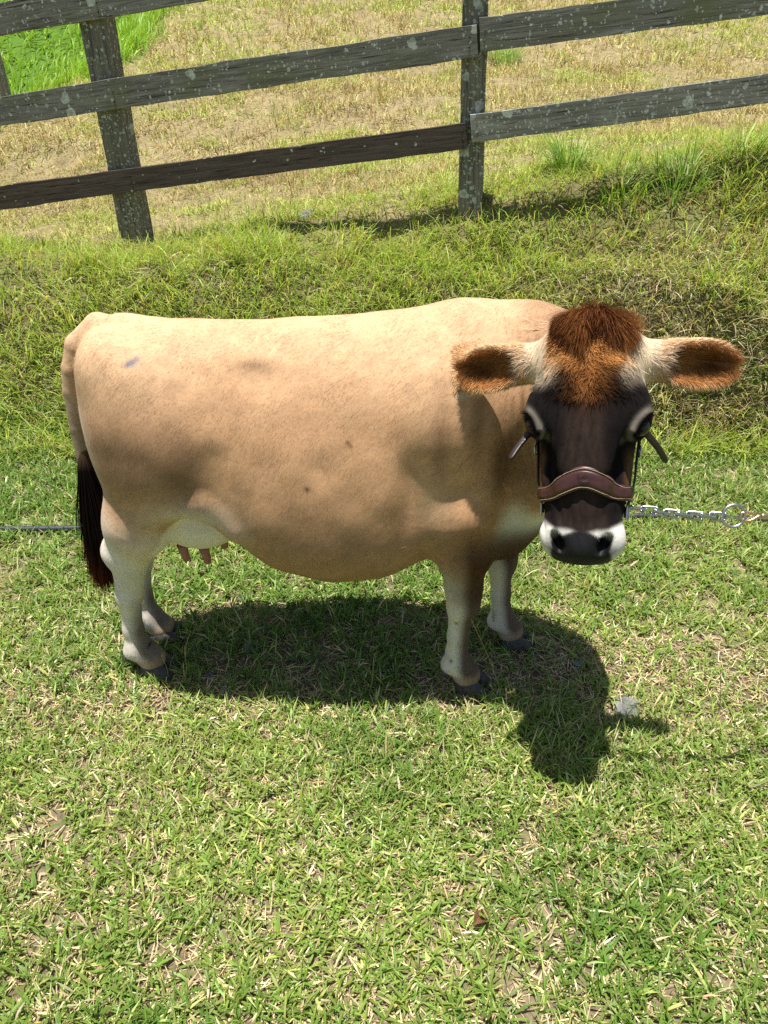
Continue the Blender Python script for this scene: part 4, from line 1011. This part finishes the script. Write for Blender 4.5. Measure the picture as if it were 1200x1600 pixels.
def stalk(px, py, tipx, tipy, label):
    b = PG(px, py); gz = float(H(b[:1], b[1:2])[0]); t = PY(tipx, tipy, b[1] - .01) - np.array([b[0], b[1], gz]); L = np.linalg.norm(t)
    V = []; F = []; m = 5; N = 9
    for i in range(N):
        s = i / (N - 1); c = t * s + np.array([.004 * math.sin(s * 5), .003 * math.sin(s * 4), .02 * L * math.sin(s * 3.14)]); r_ = (.0011 if s < .72 else .0019) * (1 - .5 * s)
        V += [c + r_ * np.array([math.cos(a), math.sin(a), 0]) for a in np.linspace(0, 2 * np.pi, m, endpoint=False)]
    for i in range(N - 1):
        for j in range(m): F.append((i * m + j, i * m + (j + 1) % m, (i + 1) * m + (j + 1) % m, (i + 1) * m + j))
    V = np.array(V); o = mesh_np('seed_stalk', V, [np.array(F)], M_DRY, cols=np.tile(srgb(176, 160, 110), (len(V), 1)), smooth=True); o.location = (b[0], b[1], gz)
    # fine side bristles of the seed head
    n = 26; s = rng.uniform(.70, 1, n); Pn = t[None] * s[:, None]; Pn[:, 2] += .02 * L * np.sin(s * 3.14)
    V2, F2, C2 = blade_mesh(Pn, rng.uniform(0, 6.28, n), rng.uniform(.2, .8, n), np.zeros(n), rng.uniform(.006, .014, n), np.full(n, .0012), tint(n, srgb(186, 166, 116)), 1, (1,))
    h = mesh_np('seed_head', V2, F2, M_DRY, cols=C2); h.parent = o
    tag(o, label, 'grass stalk', 'dry grass stalks standing up in the turf')
stalk(783, 1085, 730, 948, 'long dry grass stalk leaning in front of the near foreleg')
stalk(288, 1068, 291, 1008, 'upright pale grass stalk beside the near hind hoof')
stalk(262, 1064, 254, 1020, 'short pale stalk right at the near hind hoof')
stalk(770, 1010, 772, 955, 'thin dark stalk before the far foreleg')
stalk(575, 1090, 588, 1020, 'thin stalk under the belly at the shadow')
stalk(1122, 1120, 1128, 1045, 'dry stalk standing in the turf at right')
stalk(920, 1480, 905, 1400, 'dry stalk in the turf at the bottom right')
stalk(310, 1440, 318, 1372, 'dry stalk in the turf at the bottom left')

def stone(px, py, Y, rx, ry, rz, sink, label, seed, name='stone', group=None):
    p = PG(px, py) if Y is None else PY(px, py, Y)
    if Y is not None:
        for _ in range(30): p = PY(px, py, Y); Y += (p[2] - float(H(p[:1], p[1:2])[0])) * 1.2
    bm = bmesh.new(); bmesh.ops.create_icosphere(bm, subdivisions=3 if rx > .02 else 2, radius=1)
    for v in bm.verts:
        c = np.array(v.co); d = 1 + .26 * float(noise3(*[np.array([q * 1.7 + seed]) for q in c], 7)[0]) + .12 * float(noise3(*[np.array([q * 4 + seed]) for q in c], 8)[0])
        v.co = Vector(np.sign(c) * np.abs(c) ** .8 * d * np.array([rx, ry, rz]))
    o = mesh_bm(name, bm, M_ROCK, smooth=False); o.location = (p[0], p[1], float(H(p[:1], p[1:2])[0]) + rz * (1 - 2 * sink) * .5); o.rotation_euler = (0, 0, seed)
    tag(o, label, 'stone', group); return o
stone(978, 1108, None, .046, .038, .020, .45, 'flat pale grey stone in the turf below the head shadow', 1.3)
stone(907, 1035, None, .020, .026, .012, .6, 'small greenish grey stone beside the far front hoof', 2.1)
stone(905, 1002, None, .016, .014, .008, .6, 'small brown stone above the greenish stone', 3.2)
stone(480, 338, 4.7, .11, .05, .035, .6, 'flat grey rock half buried on the bank between the posts', 4.4)
for i, (px, py, r_, lab) in enumerate(((315, 1048, .008, 'white pebble right of the near hind hoof'), (436, 1086, .011, 'dark round pebble in the shadow under the belly'), (470, 1084, .009, 'pale pebble at the front edge of the belly shadow'),
        (545, 1050, .010, 'whitish pebble under the belly nearest the foreleg'), (523, 1066, .008, 'grey pebble in the bare soil under the belly'), (330, 1056, .010, 'grey pebble beside the white pebble'),
        (395, 1012, .030, 'flat dark stone in the belly shadow'), (352, 1082, .012, 'brown pebble in front of the hind hoof shadow'))):
    stone(px, py, None, r_, r_ * .8, r_ * .5, .25, lab, 5 + i * 1.7, 'pebble', 'pebbles in the bare soil under the cow')
# a curled dead leaf in the turf
p = PG(750, 1445); bm = bmesh.new(); rows = []
for i in range(7):
    t = i / 6; w = .011 * math.sin(math.pi * (.08 + .9 * t)); rows.append([bm.verts.new(((t - .5) * .036, w * s, .006 + .010 * abs(s) ** 1.5 + .006 * math.sin(t * 6))) for s in (-1, -.5, 0, .5, 1)])
for a, b in zip(rows[:-1], rows[1:]):
    for i in range(4): bm.faces.new((a[i], a[i + 1], b[i + 1], b[i]))
bmesh.ops.solidify(bm, geom=bm.faces[:], thickness=.0008)
o = mesh_bm('dead_leaf', bm, M_LEAF); o.location = (p[0], p[1], float(H(p[:1], p[1:2])[0]) + .012); o.rotation_euler = (.1, .1, .7); o.scale = (1.4, 1.5, 1.5); tag(o, 'curled brown dead leaf lying in the turf near the bottom edge', 'leaf')

# ================================================================== hose on the ground
def tube(name, pts, rad, mat, m=10, parent=None, closed=False):
    pts = np.array(pts, float); N = len(pts); V = []; rad = np.broadcast_to(rad, N)
    up = None
    for i in range(N):
        a, b = (pts[i - 1], pts[(i + 1) % N]) if closed else (pts[max(i - 1, 0)], pts[min(i + 1, N - 1)])
        t = (b - a) / np.linalg.norm(b - a)
        if up is None:
            up = np.array([0, 0, 1.0]) if abs(t[2]) < .9 else np.array([1.0, 0, 0])
        u = up - t * (up @ t); u /= np.linalg.norm(u); up = u; w = np.cross(t, u)
        V += [pts[i] + rad[i] * (math.cos(q) * u + math.sin(q) * w) for q in np.linspace(0, 2 * np.pi, m, endpoint=False)]
    F = []
    for i in range(N if closed else N - 1):
        for j in range(m): F.append((i * m + j, i * m + (j + 1) % m, ((i + 1) % N) * m + (j + 1) % m, ((i + 1) % N) * m + j))
    fs = [np.array(F)]; V = np.array(V)
    if not closed:
        V = np.vstack([V, pts[:1], pts[-1:]]); c0, c1 = len(V) - 2, len(V) - 1; j = np.arange(m)
        fs.append(np.vstack([np.stack([(j + 1) % m, j, np.full(m, c0)], 1), np.stack([(N - 1) * m + j, (N - 1) * m + (j + 1) % m, np.full(m, c1)], 1)]))
    o = mesh_np(name, V, fs, mat, parent=parent, smooth=True); return o
hx = np.linspace(-3.2, 3.4, 90); hy = 2.452 + .022 * np.sin(hx * 1.3 + .4) + .05 * sstep(-.2, 1.2, hx) - .02 * sstep(1.0, 1.6, hx)
o = tube('hose', np.stack([hx, hy, H(hx, hy) + .024], 1), .011, M_HOSE); tag(o, 'black water hose lying across the grass behind the cow', 'hose')

# ================================================================== halter
halter = empty('halter', tuple(hp(0, .36, -.03))); tag(halter, "brown leather halter with stitched noseband on the cow's face", 'halter')
def skin_at(s, phi, nc=-.03, off=0.0, full=False):
    """point on the head's surface in the cross-section s; phi=0 is the front of the face, + to the picture's right"""
    s, phi = np.broadcast_arrays(np.asarray(s, float), np.asarray(phi, float)); c = POLL + HA * (s * SS)[:, None] + HN * nc
    d = HR * np.sin(phi)[:, None] + HN * np.cos(phi)[:, None]; lo = np.zeros(len(s)); hi = np.full(len(s), .19)
    for _ in range(22):
        mid = (lo + hi) / 2; f = headonly(c + d * mid[:, None]) if full is False else evalF(c + d * mid[:, None]); lo = np.where(f < 0, mid, lo); hi = np.where(f < 0, hi, mid)
    return c + d * (lo + off)[:, None], d
def headonly(p):
    return headloft(p)
def strap(name, C, Nn, wid, thk, mat, parent):
    C = np.array(C, float); N = len(C); T = np.gradient(C, axis=0); T /= np.linalg.norm(T, axis=1, keepdims=True)
    Nn = Nn - T * np.sum(T * Nn, 1, keepdims=True); Nn /= np.linalg.norm(Nn, axis=1, keepdims=True); S = np.cross(T, Nn); wid = np.broadcast_to(wid, N)
    prof = [(-.5, 0), (-.5, .6), (-.44, 1), (-.2, 1.08), (.2, 1.08), (.44, 1), (.5, .6), (.5, 0)]; m = len(prof)
    V = np.stack([C + S * (a * wid)[:, None] + Nn * (b * thk) for a, b in prof], 1).reshape(-1, 3)
    i = np.arange(N - 1)[:, None] * m; j = np.arange(m)[None]; F = np.stack([(i + j).ravel(), (i + (j + 1) % m).ravel(), (i + m + (j + 1) % m).ravel(), (i + m + j).ravel()], 1)
    caps = np.array([list(range(m))[::-1], [(N - 1) * m + q for q in range(m)]])
    fs = [F]; o = mesh_np(name, V, fs + [caps], mat, smooth=False); adopt(o, parent); return o
ph = np.linspace(-1.42, 1.42, 61)
ss = .326 + .030 * (ph / 1.42) ** 2 + .010 * np.cos(ph * 3.4) * -1 - .004 * ph
C, D = skin_at(ss, ph, off=.003, full=True); wd = np.interp(np.abs(ph), [0, .45, .9, 1.25, 1.42], [.047, .043, .034, .032, .026])
noseb = strap('noseband', C, D, wd, .006, M_LEATHER, halter)
C2, D2 = skin_at(ss, ph, off=.0085, full=True); strap('noseband_pad', C2, D2, wd * .62, .0028, M_LEATHER, halter)
# stitches along both edges
T = np.gradient(C, axis=0); T /= np.linalg.norm(T, axis=1, keepdims=True); S = np.cross(T, D)
V = []; F = []
for e in (-1, 1):
    for t in np.linspace(1.5, 58.5, 92):
        i = int(t); fr = t - i; c = C[i] * (1 - fr) + C[i + 1] * fr + S[i] * e * (wd[i] * .40) + D[i] * .0068; tt = T[i] * .0017; s_ = S[i] * .0006; b = len(V)
        V += [c - tt - s_, c + tt - s_, c + tt + s_, c - tt + s_, c - tt - s_ + D[i] * .0006, c + tt - s_ + D[i] * .0006, c + tt + s_ + D[i] * .0006, c - tt + s_ + D[i] * .0006]
        F += [(b + 4, b + 5, b + 6, b + 7), (b, b + 1, b + 5, b + 4), (b + 1, b + 2, b + 6, b + 5), (b + 2, b + 3, b + 7, b + 6), (b + 3, b, b + 4, b + 7)]
o = mesh_np('stitching', np.array(V), [np.array(F)], M_THREAD); adopt(o, halter); o['kind'] = 'stuff'
# pressed mark in the middle of the noseband: an illegible scrawl over two strokes
ctr = C[30] + D[30] * .0113; ex, ey = T[30], -S[30] if (-S[30]) @ HA < 0 else S[30]
scr = [ctr + ex * u + ey * (.0035 + .0030 * math.sin(u * 1150) + .0015 * math.sin(u * 420)) for u in np.linspace(-.011, .012, 60)]
adopt(tube('maker_mark', scr, .00045, M_LEATHER, 5), halter)
for q, (a, b) in enumerate(((-.010, .013), (-.006, .013))): adopt(tube('maker_mark', [ctr + ex * u + ey * (-.004 - .003 * q) for u in np.linspace(a, b, 6)], .0004, M_LEATHER, 5), halter)
# strap under the chin
ph2 = np.concatenate([np.linspace(1.40, np.pi, 30), np.linspace(-np.pi, -1.40, 30)]); s2 = np.full(60, .392)
C, D = skin_at(s2, ph2, off=.002); strap('chin_strap', C, D, .018, .004, M_LEATHER_DK, halter)
for k in (-1, 1):
    # cheek strap from the noseband ring up behind the eye, over the poll behind the ear
    pts = [(.385, 1.42), (.34, 1.56), (.29, 1.66), (.24, 1.72), (.19, 1.78), (.14, 1.86), (.10, 1.98), (.06, 2.15)]
    s_ = np.interp(np.linspace(0, 1, 34), np.linspace(0, 1, 8), [a for a, b in pts]); f_ = np.interp(np.linspace(0, 1, 34), np.linspace(0, 1, 8), [b for a, b in pts]) * k
    C, D = skin_at(s_, f_, off=.004); strap('cheek_strap', C, D, .017, .004, M_LEATHER_DK, halter)
    # square metal ring at the end of the noseband
    rc, rd = skin_at(np.array([.392]), np.array([1.46 * k]), off=.008); rc = rc[0]; rd = rd[0]
    a_, b_ = HA, np.cross(rd, HA); loop = [rc + a_ * .016 * math.cos(t) * (1 / max(abs(math.cos(t)), abs(math.sin(t)))) ** .6 + b_ * .013 * math.sin(t) * (1 / max(abs(math.cos(t)), abs(math.sin(t)))) ** .6 for t in np.linspace(0, 2 * np.pi, 28, endpoint=False)]
    adopt(tube('ring', loop, .0022, M_STEEL, 8, closed=True), halter)
    # the free strap end that sticks out below the eye
    bc, bd = skin_at(np.array([.215]), np.array([1.50 * k]), off=.006); bc = bc[0]
    tipp = PY(797, 719, 1.36) if k < 0 else PY(1040, 722, 1.36)
    mid = (bc + tipp) / 2 + HR * k * .010
    tt = np.linspace(0, 1, 16)[:, None]; C = (1 - tt) ** 2 * bc + 2 * tt * (1 - tt) * mid + tt ** 2 * tipp
    strap('strap_end', C, np.tile(HN * .9 + HR * k * .45, (16, 1)), np.interp(np.linspace(0, 1, 16), [0, .9, 1], [.015, .013, .006]), .004, M_LEATHER_DK, halter)
    bk, bd = skin_at(np.array([.262]), np.array([1.66 * k]), off=.010); bk = bk[0]; a_, b_ = HA, np.cross(bd[0], HA)
    loop = [bk + a_ * .012 * math.cos(t) + b_ * .013 * math.sin(t) for t in np.linspace(0, 2 * np.pi, 20, endpoint=False)]
    adopt(tube('buckle', loop, .002, M_STEEL, 8, closed=True), halter)
# crown strap
C, D = skin_at(np.full(24, .05), np.concatenate([np.linspace(2.15, np.pi, 12), np.linspace(-np.pi, -2.15, 12)]), off=.004)
strap('crown_strap', C, D, .017, .004, M_LEATHER_DK, halter)

# ================================================================== lead chain
CHY = 1.30
A0 = PY(988, 793, CHY); A1 = PY(1131, 807, CHY); RC = PY(1146, 806, CHY)
lead = empty('lead_chain', tuple(A0)); tag(lead, 'galvanised chain lead with big ring and brass snap, stretched right from the halter', 'chain')
nl_ = 8; ax = (A1 - A0) / np.linalg.norm(A1 - A0); pit = np.linalg.norm(A1 - A0) / nl_
def link_pts(L, w, n=28):
    out = []
    for t in np.linspace(0, 2 * np.pi, n, endpoint=False):
        c, s = math.cos(t), math.sin(t); out.append((np.sign(c) * (L / 2 - w / 2) + w / 2 * c, w / 2 * s, .0035 * math.sin(2 * t)))
    return np.array(out)
wire = .0025; lk = tube('link', link_pts(pit * 1.5, .0165), wire, M_STEEL, 8, closed=True)
for i in range(nl_):
    o = lk if i == 0 else lk.copy()
    if i: col.objects.link(o)
    s_ = (i + .5) / nl_; c = A0 + (A1 - A0) * s_ + np.array([0, 0, -.006 * math.sin(s_ * np.pi)])
    th = R(52) if i % 2 else R(-38)
    up = np.array([0, 0, 1.0]); up -= ax * (ax @ up); up /= np.linalg.norm(up); sd = np.cross(up, ax)
    yv_ = sd * math.cos(th) + up * math.sin(th); zv_ = np.cross(ax, yv_)
    Mx = Matrix([[ax[r], yv_[r], zv_[r], c[r]] for r in range(3)] + [[0, 0, 0, 1]])
    o.parent = lead; o.matrix_parent_inverse = Matrix.Translation(lead.location).inverted(); o.matrix_basis = Mx
# big ring, facing the camera
rr = .0235; u_ = np.array([1.0, 0, 0]); v_ = np.array([0, .35, .94]); 
adopt(tube('ring', [RC + rr * (u_ * math.cos(t) + v_ * math.sin(t)) for t in np.linspace(0, 2 * np.pi, 40, endpoint=False)], .0033, M_STEEL, 10, closed=True), lead)
# brass snap: hooked jaw, gate, barrel and swivel eye
S0 = RC + np.array([rr, 0, 0]); v3 = np.array([0, .35, .94])
hk = [S0 + u_ * a + v3 * b for a, b in ((.030, .004), (.020, .0045), (.010, .0045), (.001, .0075), (-.007, .006), (-.0095, -.002), (-.006, -.0095), (.002, -.012), (.011, -.0105), (.019, -.007), (.026, -.002), (.034, .001))]
adopt(tube('snap_hook', hk, [.0028, .0030, .003, .0034, .0034, .0034, .0036, .0038, .0038, .0036, .0042, .005], M_BRASS, 10), lead)
adopt(tube('snap_barrel', [S0 + u_ * a for a in (.032, .036, .040, .050, .054)], [.004, .0062, .0056, .0056, .0045], M_BRASS, 12), lead)
E0 = S0 + u_ * .066
adopt(tube('snap_eye', [E0 + .012 * (u_ * math.cos(t) + v3 * math.sin(t)) for t in np.linspace(0, 2 * np.pi, 24, endpoint=False)], .003, M_BRASS, 8, closed=True), lead)
# the rope runs on, outside the picture, down to the ground
e1_ = np.array([1.75, 1.55, 0.0]); e1_[2] = float(H(e1_[:1], e1_[1:2])[0]) + .012; tt = np.linspace(0, 1, 26)[:, None]
st_ = E0 + u_ * .010; md = (st_ + e1_) / 2 + np.array([0.05, 0, -.16]); rp = (1 - tt) ** 2 * st_ + 2 * tt * (1 - tt) * md + tt ** 2 * e1_
tail_ = np.stack([np.linspace(1.80, 2.6, 12), 1.55 + .1 * np.sin(np.linspace(0, 4, 12)), np.zeros(12)], 1); tail_[:, 2] = H(tail_[:, 0], tail_[:, 1]) + .012
adopt(tube('lead_rope', np.vstack([rp, tail_]), .007, M_ROPE, 10), lead)
